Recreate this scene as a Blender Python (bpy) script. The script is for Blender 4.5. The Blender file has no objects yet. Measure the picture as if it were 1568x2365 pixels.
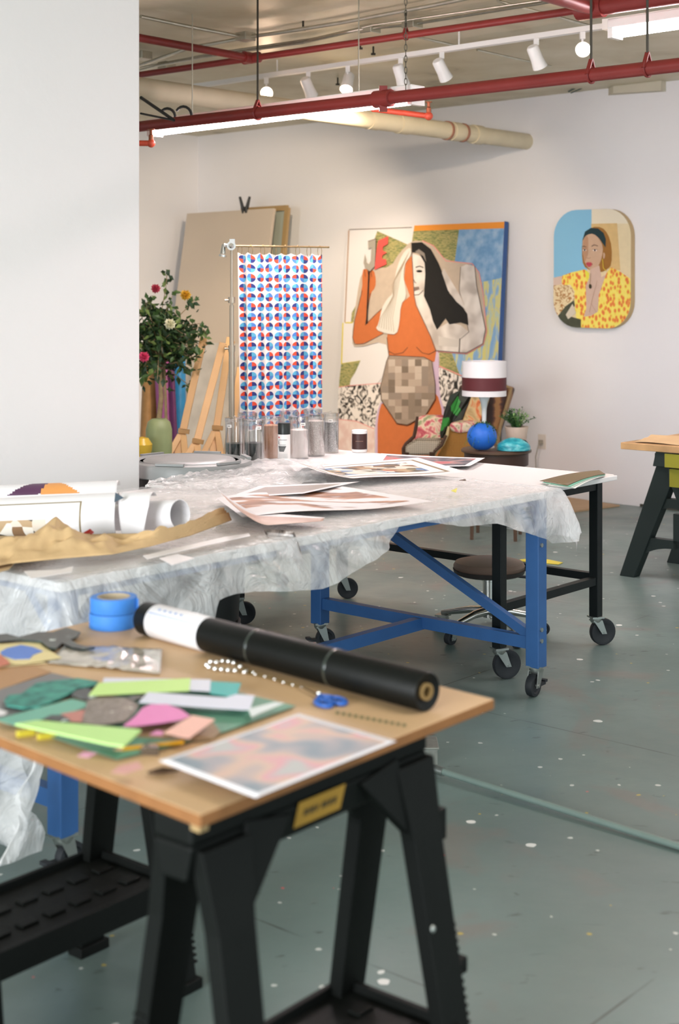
import bpy, bmesh, math, random
from mathutils import Vector, Matrix, noise
random.seed(7)
# ---------------------------------------------------------------- camera, world, lamps, exposure
SC = bpy.context.scene
F = 3284.0; CX = 784.0; HY = 690.0; EYE = 1.6          # focal length in pixels, horizon row, eye height
cam = bpy.data.cameras.new('camera'); camo = bpy.data.objects.new('camera', cam); SC.collection.objects.link(camo)
camo.location = (0, 0, EYE); camo.rotation_euler = (math.pi/2, 0, 0)
cam.sensor_fit = 'VERTICAL'; cam.sensor_height = 36; cam.sensor_width = 24; cam.lens = F/2365*36
cam.shift_y = -(2365/2-HY)/2365; cam.clip_start = .05
cam.dof.use_dof = True; cam.dof.focus_distance = 6.3; cam.dof.aperture_fstop = 3.1
SC.camera = camo
SC.view_settings.view_transform = 'Standard'; SC.view_settings.look = 'None'
SC.view_settings.exposure = 0.75; SC.view_settings.gamma = 1
w = bpy.data.worlds.new('world'); SC.world = w; w.use_nodes = True
w.node_tree.nodes['Background'].inputs[0].default_value = (.90, .97, 1.0, 1)
w.node_tree.nodes['Background'].inputs[1].default_value = .78
def lamp(name, kind, loc, target, energy, color, size=.1, size_y=None, angle=None):
    l = bpy.data.lights.new(name, kind); o = bpy.data.objects.new(name, l); SC.collection.objects.link(o)
    o.location = loc; o.rotation_euler = (Vector(target)-Vector(loc)).to_track_quat('-Z', 'Y').to_euler()
    l.energy = energy; l.color = color
    if kind == 'AREA':
        l.shape = 'RECTANGLE'; l.size = size; l.size_y = size_y or size
    elif kind == 'SPOT':
        l.spot_size = angle; l.spot_blend = .6; l.shadow_soft_size = size
    else: l.shadow_soft_size = size
    return o
# daylight through the tall windows behind and to the right of the camera
lamp('daylight_window', 'AREA', (6.5, -1.0, 2.0), (-.5, 7, 1.2), 46, (.74, .90, 1.0), 4.0, 2.6)
lamp('back_wall_fill', 'AREA', (-4.5, -3.0, 2.0), (2.5, 11, 1.6), 420, (.93, .97, 1.0), 4.0, 2.4)  # added fill from behind left to brighten the back wall, no window there
# ---------------------------------------------------------------- helpers
def P(px, py, z=0.0):
    Y = (EYE-z)*F/(py-HY); return Vector(((px-CX)/F*Y, Y, z))
def PD(px, py, Y): return Vector(((px-CX)/F*Y, Y, EYE-(py-HY)/F*Y))
def PP(px, py, p, n):
    d = Vector(((px-CX)/F, 1, -(py-HY)/F)); o = Vector((0, 0, EYE)); t = (Vector(p)-o).dot(n)/d.dot(n); return o+d*t
B2 = Vector((.6561, .7547, 0)); A2 = Vector((-.7547, .6561, 0))      # the two directions of the work tables
RZ = math.atan2(B2.y, B2.x)
WD = Vector((-.7326, .6807, 0)); WN = Vector((-.6807, -.7326, 0)); WP = Vector((2.258, 10.89, 0))   # back wall: along, normal, point
def lin(h):
    h = h.lstrip('#'); c = [int(h[i:i+2], 16)/255 for i in (0, 2, 4)]
    return tuple((x/12.92 if x <= .04045 else ((x+.055)/1.055)**2.4) for x in c)+(1,)
MATS = {}
def mat(name, col='#808080', rough=.6, metal=0, var=0, scale=8, bump=0, bscale=60, trans=0, emit=0, spec=.5, alpha=1, ior=1.45, sub=0, sheen=0, coat=0):
    if name in MATS: return MATS[name]
    m = bpy.data.materials.new(name); m.use_nodes = True; nt = m.node_tree; b = nt.nodes['Principled BSDF']
    c = lin(col); b.inputs['Base Color'].default_value = c; b.inputs['Roughness'].default_value = rough
    b.inputs['Metallic'].default_value = metal; b.inputs['Transmission Weight'].default_value = trans
    b.inputs['Alpha'].default_value = alpha; b.inputs['IOR'].default_value = ior; b.inputs['Specular IOR Level'].default_value = spec
    b.inputs['Coat Weight'].default_value = coat; b.inputs['Sheen Weight'].default_value = sheen
    if emit: b.inputs['Emission Color'].default_value = c; b.inputs['Emission Strength'].default_value = emit
    tc = nt.nodes.new('ShaderNodeTexCoord')
    if var:
        n = nt.nodes.new('ShaderNodeTexNoise'); n.inputs['Scale'].default_value = scale; n.inputs['Detail'].default_value = 6
        r = nt.nodes.new('ShaderNodeValToRGB'); r.color_ramp.elements[0].position = .3; r.color_ramp.elements[1].position = .7
        r.color_ramp.elements[0].color = tuple(x*(1-var) for x in c[:3])+(1,); r.color_ramp.elements[1].color = tuple(min(1, x*(1+var)) for x in c[:3])+(1,)
        nt.links.new(tc.outputs['Object'], n.inputs['Vector']); nt.links.new(n.outputs['Fac'], r.inputs['Fac']); nt.links.new(r.outputs['Color'], b.inputs['Base Color'])
    if bump:
        n2 = nt.nodes.new('ShaderNodeTexNoise'); n2.inputs['Scale'].default_value = bscale; n2.inputs['Detail'].default_value = 4
        bp = nt.nodes.new('ShaderNodeBump'); bp.inputs['Strength'].default_value = bump; bp.inputs['Distance'].default_value = .01
        nt.links.new(tc.outputs['Object'], n2.inputs['Vector']); nt.links.new(n2.outputs['Fac'], bp.inputs['Height']); nt.links.new(bp.outputs['Normal'], b.inputs['Normal'])
    MATS[name] = m; return m
def ramp_mat(name, tex, stops, scale=5, rough=.6, coord='Object', stretch=(1, 1, 1), const=False, metal=0, bump=0, detail=4, dist=0):
    """colour from a noise / voronoi / wave / magic texture through a ramp"""
    if name in MATS: return MATS[name]
    m = bpy.data.materials.new(name); m.use_nodes = True; nt = m.node_tree; b = nt.nodes['Principled BSDF']
    b.inputs['Roughness'].default_value = rough; b.inputs['Metallic'].default_value = metal
    tc = nt.nodes.new('ShaderNodeTexCoord'); mp = nt.nodes.new('ShaderNodeMapping'); mp.inputs['Scale'].default_value = stretch
    t = nt.nodes.new({'noise': 'ShaderNodeTexNoise', 'voronoi': 'ShaderNodeTexVoronoi', 'wave': 'ShaderNodeTexWave', 'magic': 'ShaderNodeTexMagic', 'cells': 'ShaderNodeTexVoronoi'}[tex])
    t.inputs['Scale'].default_value = scale
    if 'Detail' in t.inputs and tex in ('noise', 'wave'): t.inputs['Detail'].default_value = detail
    if dist and 'Distortion' in t.inputs: t.inputs['Distortion'].default_value = dist
    r = nt.nodes.new('ShaderNodeValToRGB'); cr = r.color_ramp
    if const: cr.interpolation = 'CONSTANT'
    while len(cr.elements) < len(stops): cr.elements.new(.5)
    for e, (p, c) in zip(cr.elements, stops): e.position = p; e.color = lin(c)
    out = {'noise': 'Fac', 'voronoi': 'Distance', 'wave': 'Fac', 'magic': 'Fac', 'cells': 'Color'}[tex]
    nt.links.new(tc.outputs[coord], mp.inputs['Vector']); nt.links.new(mp.outputs[0], t.inputs['Vector'])
    nt.links.new(t.outputs[out], r.inputs['Fac']); nt.links.new(r.outputs['Color'], b.inputs['Base Color'])
    if bump:
        bp = nt.nodes.new('ShaderNodeBump'); bp.inputs['Strength'].default_value = bump; bp.inputs['Distance'].default_value = .01
        nt.links.new(t.outputs[out], bp.inputs['Height']); nt.links.new(bp.outputs['Normal'], b.inputs['Normal'])
    MATS[name] = m; return m
class MB:
    def __init__(s): s.v = []; s.f = []; s.m = []; s.mi = 0; s.sm = []; s.uv = {}
    def face(s, idx, smooth=False): s.f.append(tuple(idx)); s.m.append(s.mi); s.sm.append(smooth)
    def box(s, c, size, M=None):
        c = Vector(c); n = len(s.v)
        for z in (-.5, .5):
            for y in (-.5, .5):
                for x in (-.5, .5):
                    q = Vector((x*size[0], y*size[1], z*size[2])); s.v.append(c+(M @ q if M else q))
        for f in ((0, 2, 3, 1), (4, 5, 7, 6), (0, 1, 5, 4), (2, 6, 7, 3), (0, 4, 6, 2), (1, 3, 7, 5)): s.face([n+i for i in f])
        return s
    def bar(s, p0, p1, w, h, up=(0, 0, 1)):
        p0 = Vector(p0); p1 = Vector(p1); d = (p1-p0); L = d.length; d.normalize(); up = Vector(up)
        x = d.cross(up)
        if x.length < 1e-4: x = d.cross(Vector((1, 0, 0)))
        x.normalize(); y = x.cross(d); M = Matrix((x, d, y)).transposed()
        return s.box((p0+p1)/2, (w, L, h), M)
    def tube(s, pts, r, seg=10, caps=True, smooth=True):
        pts = [Vector(p) for p in pts]; rs = r if isinstance(r, (list, tuple)) else [r]*len(pts); n0 = len(s.v); prev = None
        for i, p in enumerate(pts):
            d = (pts[min(i+1, len(pts)-1)]-pts[max(i-1, 0)]).normalized()
            if prev is None:
                x = d.cross(Vector((0, 0, 1)))
                if x.length < 1e-3: x = d.cross(Vector((1, 0, 0)))
            else: x = prev-d*prev.dot(d)
            x.normalize(); prev = x; y = d.cross(x)
            for k in range(seg):
                a = 2*math.pi*k/seg; s.v.append(p+(x*math.cos(a)+y*math.sin(a))*rs[i])
        for i in range(len(pts)-1):
            for k in range(seg):
                a = n0+i*seg+k; b = n0+i*seg+(k+1) % seg; s.face((a, b, b+seg, a+seg), smooth)
        if caps: s.face([n0+k for k in range(seg)][::-1]); s.face([n0+(len(pts)-1)*seg+k for k in range(seg)])
        return s
    def lathe(s, prof, c=(0, 0, 0), seg=32, smooth=True, M=None):
        c = Vector(c); n0 = len(s.v)
        for (r, z) in prof:
            for k in range(seg):
                a = 2*math.pi*k/seg; q = Vector((r*math.cos(a), r*math.sin(a), z)); s.v.append(c+(M @ q if M else q))
        for i in range(len(prof)-1):
            for k in range(seg):
                a = n0+i*seg+k; b = n0+i*seg+(k+1) % seg; s.face((a, b, b+seg, a+seg), smooth)
        if prof[0][0] > 1e-5: s.face([n0+k for k in range(seg)][::-1])
        if prof[-1][0] > 1e-5: s.face([n0+(len(prof)-1)*seg+k for k in range(seg)])
        return s
    def ball(s, c, r, seg=12, sc=(1, 1, 1)):
        M = Matrix.Diagonal(Vector(sc))
        return s.lathe([(max(1e-6, r*math.sin(math.pi*i/(seg//2+2))), -r*math.cos(math.pi*i/(seg//2+2))) for i in range(seg//2+3)], c, seg, True, M)
    def prism(s, pts, vec):
        vec = Vector(vec); pts = [Vector(p) for p in pts]; n0 = len(s.v); n = len(pts); s.v += pts+[p+vec for p in pts]
        s.face(range(n)); s.face([n0+n+i for i in range(n)][::-1]); s.f[-2] = tuple(n0+i for i in range(n))
        for i in range(n): j = (i+1) % n; s.face((n0+i, n0+n+i, n0+n+j, n0+j))
        return s
    def poly(s, pts):
        n0 = len(s.v); s.v += [Vector(p) for p in pts]; s.face([n0+i for i in range(len(pts))]); return s
    def grid(s, fn, nu, nv, smooth=True, mfn=None, wrap=False):
        n0 = len(s.v)
        for j in range(nv+1):
            for i in range(nu+1): s.v.append(Vector(fn(i/nu, j/nv))); s.uv[len(s.v)-1] = (i/nu, j/nv)
        for j in range(nv):
            for i in range(nu):
                a = n0+j*(nu+1)+i
                if mfn: s.mi = mfn((i+.5)/nu, (j+.5)/nv)
                s.face((a, a+1, a+nu+2, a+nu+1), smooth)
        return s
def mesh_obj(name, mb, mats, parent=None, world=False, solid=0, bevel=0, recalc=True, sub=0):
    if not isinstance(mats, (list, tuple)): mats = [mats]
    vs = [v.copy() for v in mb.v]; off = Vector((0, 0, 0))
    if parent is None and vs:
        mn = Vector([min(v[i] for v in vs) for i in range(3)]); mx = Vector([max(v[i] for v in vs) for i in range(3)])
        off = Vector(((mn.x+mx.x)/2, (mn.y+mx.y)/2, mn.z))
        vs = [v-off for v in vs]
    elif world:
        W = Matrix.Identity(4); q = parent
        while q: W = q.matrix_basis @ W; q = q.parent
        I = W.inverted(); vs = [I @ v for v in vs]
    me = bpy.data.meshes.new(name); me.from_pydata(vs, [], mb.f); me.update()
    for m in mats: me.materials.append(m)
    for p, mi, sm in zip(me.polygons, mb.m, mb.sm): p.material_index = min(mi, len(mats)-1); p.use_smooth = sm
    if mb.uv:
        ul = me.uv_layers.new(name='UVMap')
        for lp in me.loops: ul.data[lp.index].uv = mb.uv.get(lp.vertex_index, (0, 0))
    if recalc:
        bm = bmesh.new(); bm.from_mesh(me); bmesh.ops.recalc_face_normals(bm, faces=bm.faces); bm.to_mesh(me); bm.free()
    if any(mb.sm): me.set_sharp_from_angle(angle=math.radians(38))
    o = bpy.data.objects.new(name, me); SC.collection.objects.link(o); o.location = off
    if parent: o.parent = parent; o.location = (0, 0, 0)
    if solid: md = o.modifiers.new('thickness', 'SOLIDIFY'); md.thickness = solid; md.offset = 0
    if bevel: md = o.modifiers.new('bevel', 'BEVEL'); md.width = bevel; md.segments = 2; md.limit_method = 'ANGLE'
    if sub: md = o.modifiers.new('sub', 'SUBSURF'); md.levels = sub; md.render_levels = sub
    return o
def thing(name, label, cat, loc=(0, 0, 0), rz=0, group=None):
    o = bpy.data.objects.new(name, None); SC.collection.objects.link(o); o.location = loc; o.rotation_euler = (0, 0, rz); o.empty_display_size = .1
    return tag(o, label, cat, group)
def tag(o, label, cat, group=None):
    o['label'] = label; o['category'] = cat
    if group: o['group'] = group
    return o
def struct(name, mb, m, label=None, **k):
    o = mesh_obj(name, mb, m, **k); o['kind'] = 'structure'
    return o
def dup(root, loc, label=None, rz=None):
    r = root.copy(); SC.collection.objects.link(r); r.location = loc
    if rz is not None: r.rotation_euler = (0, 0, rz)
    if label: r['label'] = label
    for ch in list(root.children):
        c = ch.copy(); SC.collection.objects.link(c); c.parent = r
        for g in list(ch.children): d = g.copy(); SC.collection.objects.link(d); d.parent = c
    return r
def nz(x, y, z=0.0, s=1.0): return noise.noise(Vector((x*s, y*s, z)))
# ---------------------------------------------------------------- the room
WALL = mat('white_wall_paint', '#e9e6e7', .75, var=.02, scale=1.2, bump=.08, bscale=30)
def wall_pt(t, z=0, d=0): q = WP+WD*t+WN*d; return Vector((q.x, q.y, z))
H = 3.25
mb = MB(); mb.prism([wall_pt(-7, -.1, -.09), wall_pt(5.2, -.1, -.09), wall_pt(5.2, -.1, -.25), wall_pt(-7, -.1, -.25)], (0, 0, H+.2)); struct('wall_back', mb, WALL)
c0 = wall_pt(5.12, -.1, -.09); LD = WN
mb = MB(); mb.prism([c0, c0+LD*13, c0+LD*13+WD*.15, c0+WD*.15], (0, 0, H+.2)); struct('wall_left', mb, WALL)
def floor_mat():
    m = bpy.data.materials.new('painted_concrete_floor'); m.use_nodes = True; nt = m.node_tree; b = nt.nodes['Principled BSDF']; N = nt.nodes.new; L = nt.links.new
    tc = N('ShaderNodeTexCoord')
    def noise_n(s, d=6, dist=0, st=None):
        n = N('ShaderNodeTexNoise'); n.inputs['Scale'].default_value = s; n.inputs['Detail'].default_value = d; n.inputs['Distortion'].default_value = dist
        if st:
            mp = N('ShaderNodeMapping'); mp.inputs['Scale'].default_value = st; mp.inputs['Rotation'].default_value = (0, 0, .5); L(tc.outputs['Object'], mp.inputs[0]); L(mp.outputs[0], n.inputs['Vector'])
        else: L(tc.outputs['Object'], n.inputs['Vector'])
        return n
    def ramp(src, stops):
        r = N('ShaderNodeValToRGB')
        while len(r.color_ramp.elements) < len(stops): r.color_ramp.elements.new(.5)
        for e, (p, c) in zip(r.color_ramp.elements, stops): e.position = p; e.color = lin(c) if isinstance(c, str) else (c, c, c, 1)
        L(src, r.inputs['Fac']); return r
    def mix(a, bcol, fac):
        mx = N('ShaderNodeMix'); mx.data_type = 'RGBA'; L(fac, mx.inputs['Factor'])
        L(a, mx.inputs['A'])
        if isinstance(bcol, str): mx.inputs['B'].default_value = lin(bcol)
        else: L(bcol, mx.inputs['B'])
        return mx.outputs['Result']
    base = ramp(noise_n(.9, 8, .4).outputs['Fac'], [(.3, '#606f6c'), (.5, '#697b77'), (.72, '#748985')]).outputs[0]
    # worn brownish patches
    worn = ramp(noise_n(1.7, 9, 1.2).outputs['Fac'], [(.58, 0.0), (.68, .55)]).outputs[0]; base = mix(base, '#77706a', worn)
    # dark scuffs
    sc = ramp(noise_n(9, 8, .6, (1, 2.6, 1)).outputs['Fac'], [(.66, 0.0), (.72, .7)]).outputs[0]; base = mix(base, '#34393a', sc)
    # joints between the poured slabs
    for rot, off in ((RZ, 0), (RZ+math.pi/2, .4)):
        mp = N('ShaderNodeMapping'); mp.inputs['Rotation'].default_value = (0, 0, -rot); mp.inputs['Location'].default_value = (off, 0, 0); L(tc.outputs['Object'], mp.inputs[0])
        sx = N('ShaderNodeSeparateXYZ'); L(mp.outputs[0], sx.inputs[0])
        a = N('ShaderNodeMath'); a.operation = 'PINGPONG'; a.inputs[1].default_value = .95; L(sx.outputs[0], a.inputs[0])
        c = N('ShaderNodeMath'); c.operation = 'LESS_THAN'; c.inputs[1].default_value = .0035; L(a.outputs[0], c.inputs[0])
        wob = ramp(noise_n(3, 3).outputs['Fac'], [(.45, 0.0), (.6, .7)]).outputs[0]
        d = N('ShaderNodeMath'); d.operation = 'MULTIPLY'; L(c.outputs[0], d.inputs[0]); L(wob, d.inputs[1]); base = mix(base, '#2e3030', d.outputs[0])
    # spatters of paint
    for sc_, thr, col, seed in ((5, .09, '#d9dcd8', 0), (11, .10, '#c9cdc9', 3.3), (4, .03, '#c46a6a', 9.1), (3, .05, '#e4e4e0', 5.2), (6, .05, '#b7a24f', 12.0)):
        mp = N('ShaderNodeMapping'); mp.inputs['Location'].default_value = (seed, seed*.7, 0); L(tc.outputs['Object'], mp.inputs[0])
        nn = noise_n(30, 3); ad = N('ShaderNodeMix'); ad.data_type = 'RGBA'; ad.blend_type = 'ADD'; ad.inputs['Factor'].default_value = .018
        L(mp.outputs[0], ad.inputs['A']); L(nn.outputs['Color'], ad.inputs['B'])
        v = N('ShaderNodeTexVoronoi'); v.voronoi_dimensions = '2D'; v.inputs['Scale'].default_value = sc_; L(ad.outputs['Result'], v.inputs['Vector'])
        sel = N('ShaderNodeSeparateColor'); L(v.outputs['Color'], sel.inputs[0])
        size = N('ShaderNodeMath'); size.operation = 'MULTIPLY'; L(sel.outputs[0], size.inputs[0]); size.inputs[1].default_value = thr
        keep = N('ShaderNodeMath'); keep.operation = 'GREATER_THAN'; keep.inputs[1].default_value = .86; L(sel.outputs[1], keep.inputs[0])
        l = N('ShaderNodeMath'); l.operation = 'LESS_THAN'; L(v.outputs['Distance'], l.inputs[0]); L(size.outputs[0], l.inputs[1])
        g = N('ShaderNodeMath'); g.operation = 'MULTIPLY'; L(l.outputs[0], g.inputs[0]); L(keep.outputs[0], g.inputs[1]); base = mix(base, col, g.outputs[0])
    L(base, b.inputs['Base Color'])
    rr = ramp(noise_n(2.5, 6).outputs['Fac'], [(.35, .3), (.7, .5)]); L(rr.outputs[0], b.inputs['Roughness'])
    bp = N('ShaderNodeBump'); bp.inputs['Strength'].default_value = .12; bp.inputs['Distance'].default_value = .01; L(noise_n(14, 6).outputs['Fac'], bp.inputs['Height']); L(bp.outputs[0], b.inputs['Normal'])
    return m
mb = MB(); mb.box((0, 6, -.05), (26, 26, .1)); struct('floor', mb, floor_mat(), recalc=True)
CEIL = ramp_mat('stained_concrete_ceiling', 'noise', [(.25, '#847757'), (.34, '#beb294'), (.5, '#cbc1a6'), (.75, '#d8d0ba')], 2.2, .45, detail=8, dist=.5, bump=.1)
mb = MB(); mb.box((0, 7.5, H+.1), (24, 20, .2)); struct('ceiling', mb, CEIL)
# low beam face seen at the top of the back wall, right hand side
mb = MB(); mb.prism([wall_pt(.30, H-.055, -.1), wall_pt(-.22, H-.075, -.1), wall_pt(-.22, H-.075, -.02), wall_pt(.2, H-.055, -.02)], (0, 0, .09)); struct('trim_1', mb, mat('beam_plaster', '#c9c1ae', .7, var=.04))
# square white column in front, left
mb = MB(); c0 = Vector((-.870, 6.2, 0)); c1 = c0+WN*1.5; mb.prism([c0, c1, c1+WD*.8, c0+WD*.8], (0, 0, H)); struct('wall_column', mb, mat('column_plaster', '#ebe7e6', .8, var=.015, scale=1.5, bump=.12, bscale=22), bevel=.008)
# strip of plywood lying along the foot of the back wall
mb = MB(); q = [P(1310, 1186), P(1431, 1170), P(1300, 1150), P(1100, 1135), P(1060, 1150)]
mb.prism([v+Vector((0, 0, .001)) for v in q], (0, 0, .012)); tag(mesh_obj('plywood_sheet', mb, mat('raw_plywood', '#b89a78', .6, var=.08)), 'tan plywood sheet lying on the floor against the back wall', 'board')
mb = MB(); mb.prism([wall_pt(.0, 0, -.09), wall_pt(-6, 0, -.09), wall_pt(-6, 0, -.08), wall_pt(.0, 0, -.08)], (0, 0, .02)); struct('baseboard_back', mb, mat('dark_gap', '#4a4840', .8))
# wall outlet
t = thing('wall_outlet', 'small ivory wall outlet with a dangling plug beside the round side table', 'outlet', PP(1252, 1020, wall_pt(0, 0, -.09), WN))
mb = MB(); mb.bar((0, 0, -.06), (0, 0, .06), .075, .008, WN); mesh_obj('cover_plate', mb, mat('ivory_plastic', '#d9cfc4', .5), t)
mb = MB(); mb.tube([WN*.02, WN*.05+Vector((0, 0, -.02)), WN*.04+Vector((-.03, 0, -.12)), Vector((-.05, -.03, -.3))], .004); mb.box(WN*.02, (.03, .03, .03)); mesh_obj('plug', mb, mat('grey_plug', '#8f8778', .5), t)
# ---------------------------------------------------------------- pipes, conduits and lamps under the ceiling
RED = mat('red_pipe_paint', '#7d2a26', .38, var=.08, scale=6); ORED = mat('orange_red_paint', '#c04a32', .45)
STEEL = mat('galvanised_steel', '#b9b5a6', .32, metal=.9, var=.1, scale=20); DARK = mat('dark_iron', '#3b362c', .6, metal=.3)
WMET = mat('white_enamel', '#e6e4e0', .35); BEIGE = mat('beige_pipe_paint', '#cfc3a8', .5, var=.04)
def wline(px, py, z, off): # point on a pipe parallel to the back wall; off metres along the wall from the point under (px,py)
    return P(px, py, z)+WD*off
def clevis(t, p, r, top=H):
    mb = MB(); mb.tube([p+Vector((0, 0, r*2.2)), Vector((p.x, p.y, top))], .006, 6); mesh_obj('hanger_rod', mb, DARK, t, True)
    mb = MB(); pts = [p+WN*(math.cos(a)*r*1.15)+Vector((0, 0, math.sin(a)*r*1.15)) for a in [math.pi*2*k/16 for k in range(17)]]
    mb.tube(pts, .006, 6, False); a = p+Vector((0, 0, r*2.3)); mb.bar(p+WN*r*1.1, a, .02, .006); mb.bar(p-WN*r*1.1, a, .02, .006); mesh_obj('hanger_ring', mb, RED, t, True)
# main sprinkler pipe
zp = 2.6; a = P(1568, 150, zp); b = P(325, 292, zp); d = (b-a).normalized()
t = thing('sprinkler_pipe', 'thick dark red sprinkler pipe running above the long fluorescent tube', 'pipe', (a+b)/2)
mb = MB(); mb.tube([a-d*2.5, b+d*2.2], .031, 20); mesh_obj('pipe_run', mb, RED, t, True)
def onp(px, a, d):
    k = (px-CX)/F; s = (k*a.y-a.x)/(d.x-k*d.y); return a+d*s
c = onp(885, a, d); mb = MB(); mb.tube([c-d*.055, c-d*.05, c+d*.05, c+d*.055], [.034, .044, .044, .034], 16); mb.box(c+Vector((0, 0, .048)), (.04, .04, .03)); mb.box(c-Vector((0, 0, .048)), (.04, .04, .03)); mesh_obj('coupling', mb, RED, t, True)
for px in (595, 1365, 1495): clevis(t, onp(px, a, d), .031)
main_d = d; main_a = a
# thin red line and its branches
zs = 3.1; a = P(1370, 18, zs); b = P(581, 134.6, zs); d = (b-a).normalized(); S_a, S_d = a, d
t = thing('sprinkler_line', 'thin red sprinkler line crossing high under the ceiling with two branches', 'pipe', (a+b)/2)
mb = MB(); mb.tube([a, b+d*3.2], .021, 16); mesh_obj('pipe_run', mb, RED, t, True)
e = b; mb = MB(); mb.tube([e, e-B2*1.6], .024, 16); mesh_obj('branch_pipe', mb, RED, t, True)
mb = MB(); mb.tube([e-d*.07, e-d*.065, e-d*.03, e+d*.03, e+d*.065, e+d*.07], [.021, .034, .034, .034, .034, .021], 14); mb.tube([e, e-B2*.07], [.036, .036], 14); mesh_obj('tee_fitting', mb, RED, t, True)
mb = MB(); mb.tube([a+d*.08, a-d*3], .045, 18); mb.tube([a, a-B2*2], .04, 18); mb.tube([a+d*.1, a+d*.09, a-d*.06], [.022, .056, .056], 16); mesh_obj('wide_pipe', mb, RED, t, True)
c = onp(937, a, d)
clevis(t, c, .021)
# hanging chain
c = P(937, 70, 3.14); mb = MB(); z0 = 2.64; k = 0; z = 3.25
cc = onp(937, main_a, main_d)
while z > z0:
    M = Matrix.Rotation(math.pi/2*(k % 2), 4, 'Z'); pts = [Vector((cc.x, cc.y, z-.018))+M @ Vector((math.cos(q)*.007, 0, math.sin(q)*.018)) for q in [math.pi*2*i/10 for i in range(11)]]
    mb.tube(pts, .002, 5, False); z -= .028; k += 1
tag(mesh_obj('hanging_chain', mb, mat('chain_steel', '#6a6458', .4, metal=.7)), 'steel chain hanging down to the middle of the thick red pipe', 'chain')
# orange pipe with sprinkler head near the tube end
def head_pipe(pts, label):
    t = thing('sprinkler_branch', label, 'pipe', pts[-1])
    mb = MB(); mb.tube(pts, .016, 12); q = pts[-1]; mb.ball(q, .024, 10); mesh_obj('branch_pipe', mb, ORED, t, True)
    mb = MB(); mb.tube([q, q+Vector((0, 0, .045)), q+Vector((0, 0, .05)), q+Vector((0, 0, .075))], [.014, .014, .009, .009], 8); mb.tube([q+Vector((0, 0, .075)), q+Vector((0, 0, .079))], .02, 10); mesh_obj('sprinkler_head', mb, mat('brass_head', '#8a4a2c', .4, metal=.5), t, True)
q = PD(990, 268, 7.9); head_pipe([PD(860, 252, 8.1), q], 'orange-red sprinkler branch ending in an upright head right of the lit tube')
q = PD(349, 331, 7.9); head_pipe([PD(200, 330, 7.9), q], 'orange-red sprinkler branch poking out beside the white column')
# fluorescent strips
TUBE = mat('fluorescent_tube', '#ffe9ec', .4, emit=26)
def strip(p, L, label, hz):
    t = thing('fluorescent_light', label, 'light fixture', p+WD*(L/2))
    mb = MB(); mb.bar(p+Vector((0, 0, .05)), p+WD*L+Vector((0, 0, .05)), .11, .05); mesh_obj('housing', mb, WMET, t, True, bevel=.006)
    for s in (-.03, .03):
        mb = MB(); mb.tube([p+WN*s+WD*.03, p+WD*(L-.03)+WN*s], .016, 12); mesh_obj('tube', mb, TUBE, t, True)
    for k in (0, L-.03): mb = MB(); mb.bar(p+WD*k, p+WD*(k+.03), .1, .05); mesh_obj('end_cap', mb, WMET, t, True)
    lamp('strip_glow', 'AREA', p+WD*(L/2)-Vector((0, 0, .03)), p+WD*(L/2)-Vector((0, 0, 1)), 22, (1, .93, .93), .08, L)
    for s in hz:
        mb = MB(); q = p+WD*s; mb.tube([q+Vector((0, 0, .07)), Vector((q.x, q.y, H))], .004, 6); mesh_obj('suspension_rod', mb, STEEL, t, True)
    return t
strip(P(966, 231, 2.59), 2.05, 'long lit fluorescent strip hanging directly below the thick red pipe', (.4, 1.7))
strip(P(1415, 80, 2.99)-WD*2.3, 2.3, 'lit fluorescent strip at the upper right edge above the red pipe', (2.1, .6))
lamp('overhead_fill', 'AREA', (1.8, 2.2, 3.1), (1.8, 2.2, 0), 30, (1, .95, .93), 2.4, .15)  # added overhead fill for the tables, no fixture behind it
# track with spot heads
zt = 3.15; a = P(452, 199, zt); b = P(1403, 60, zt); td = (b-a).normalized()
t = thing('lighting_track', 'white lighting track running parallel to the back wall under the ceiling', 'track')
mb = MB(); mb.bar(a, b, .045, .03); mesh_obj('rail', mb, WMET, t, True); mb = MB(); mb.bar(b, b+td*.5, .12, .06); mesh_obj('power_box', mb, WMET, t, True)
for px in (640, 1060): q = onp(px, a, td); mb = MB(); mb.tube([q, Vector((q.x, q.y, H))], .006, 6); mesh_obj('drop_rod', mb, WMET, t, True)
LENS = mat('warm_lamp_lens', '#ffd9b8', .3, emit=60); OFFL = mat('unlit_lens', '#d8d4cc', .3)
def track_head(px, aim, lit, label):
    q = onp(px, a, td); t = thing('track_spotlight', label, 'spotlight', q)
    mb = MB(); mb.box((0, 0, -.03), (.03, .03, .05)); mb.tube([(0, 0, -.04), (0, 0, -.085)], .007, 6); mesh_obj('stem', mb, WMET, t)
    ax = Vector(aim).normalized(); c = Vector((0, 0, -.12)); mb = MB()
    M = ax.to_track_quat('Z', 'Y').to_matrix()
    mb.lathe([(.028, -.07), (.036, -.06), (.038, .02), (.045, .07), (.042, .07), (.036, .05)], c, 18, True, M); mesh_obj('lamp_head', mb, WMET, t)
    mb = MB(); mb.lathe([(.036, .055), (.0001, .062)], c, 18, True, M); mesh_obj('lens', mb, LENS if lit else OFFL, t)
    return q+Vector((0, 0, -.12)), ax
heads = []
W3 = lambda x, y, z: (x, y, z)
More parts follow.
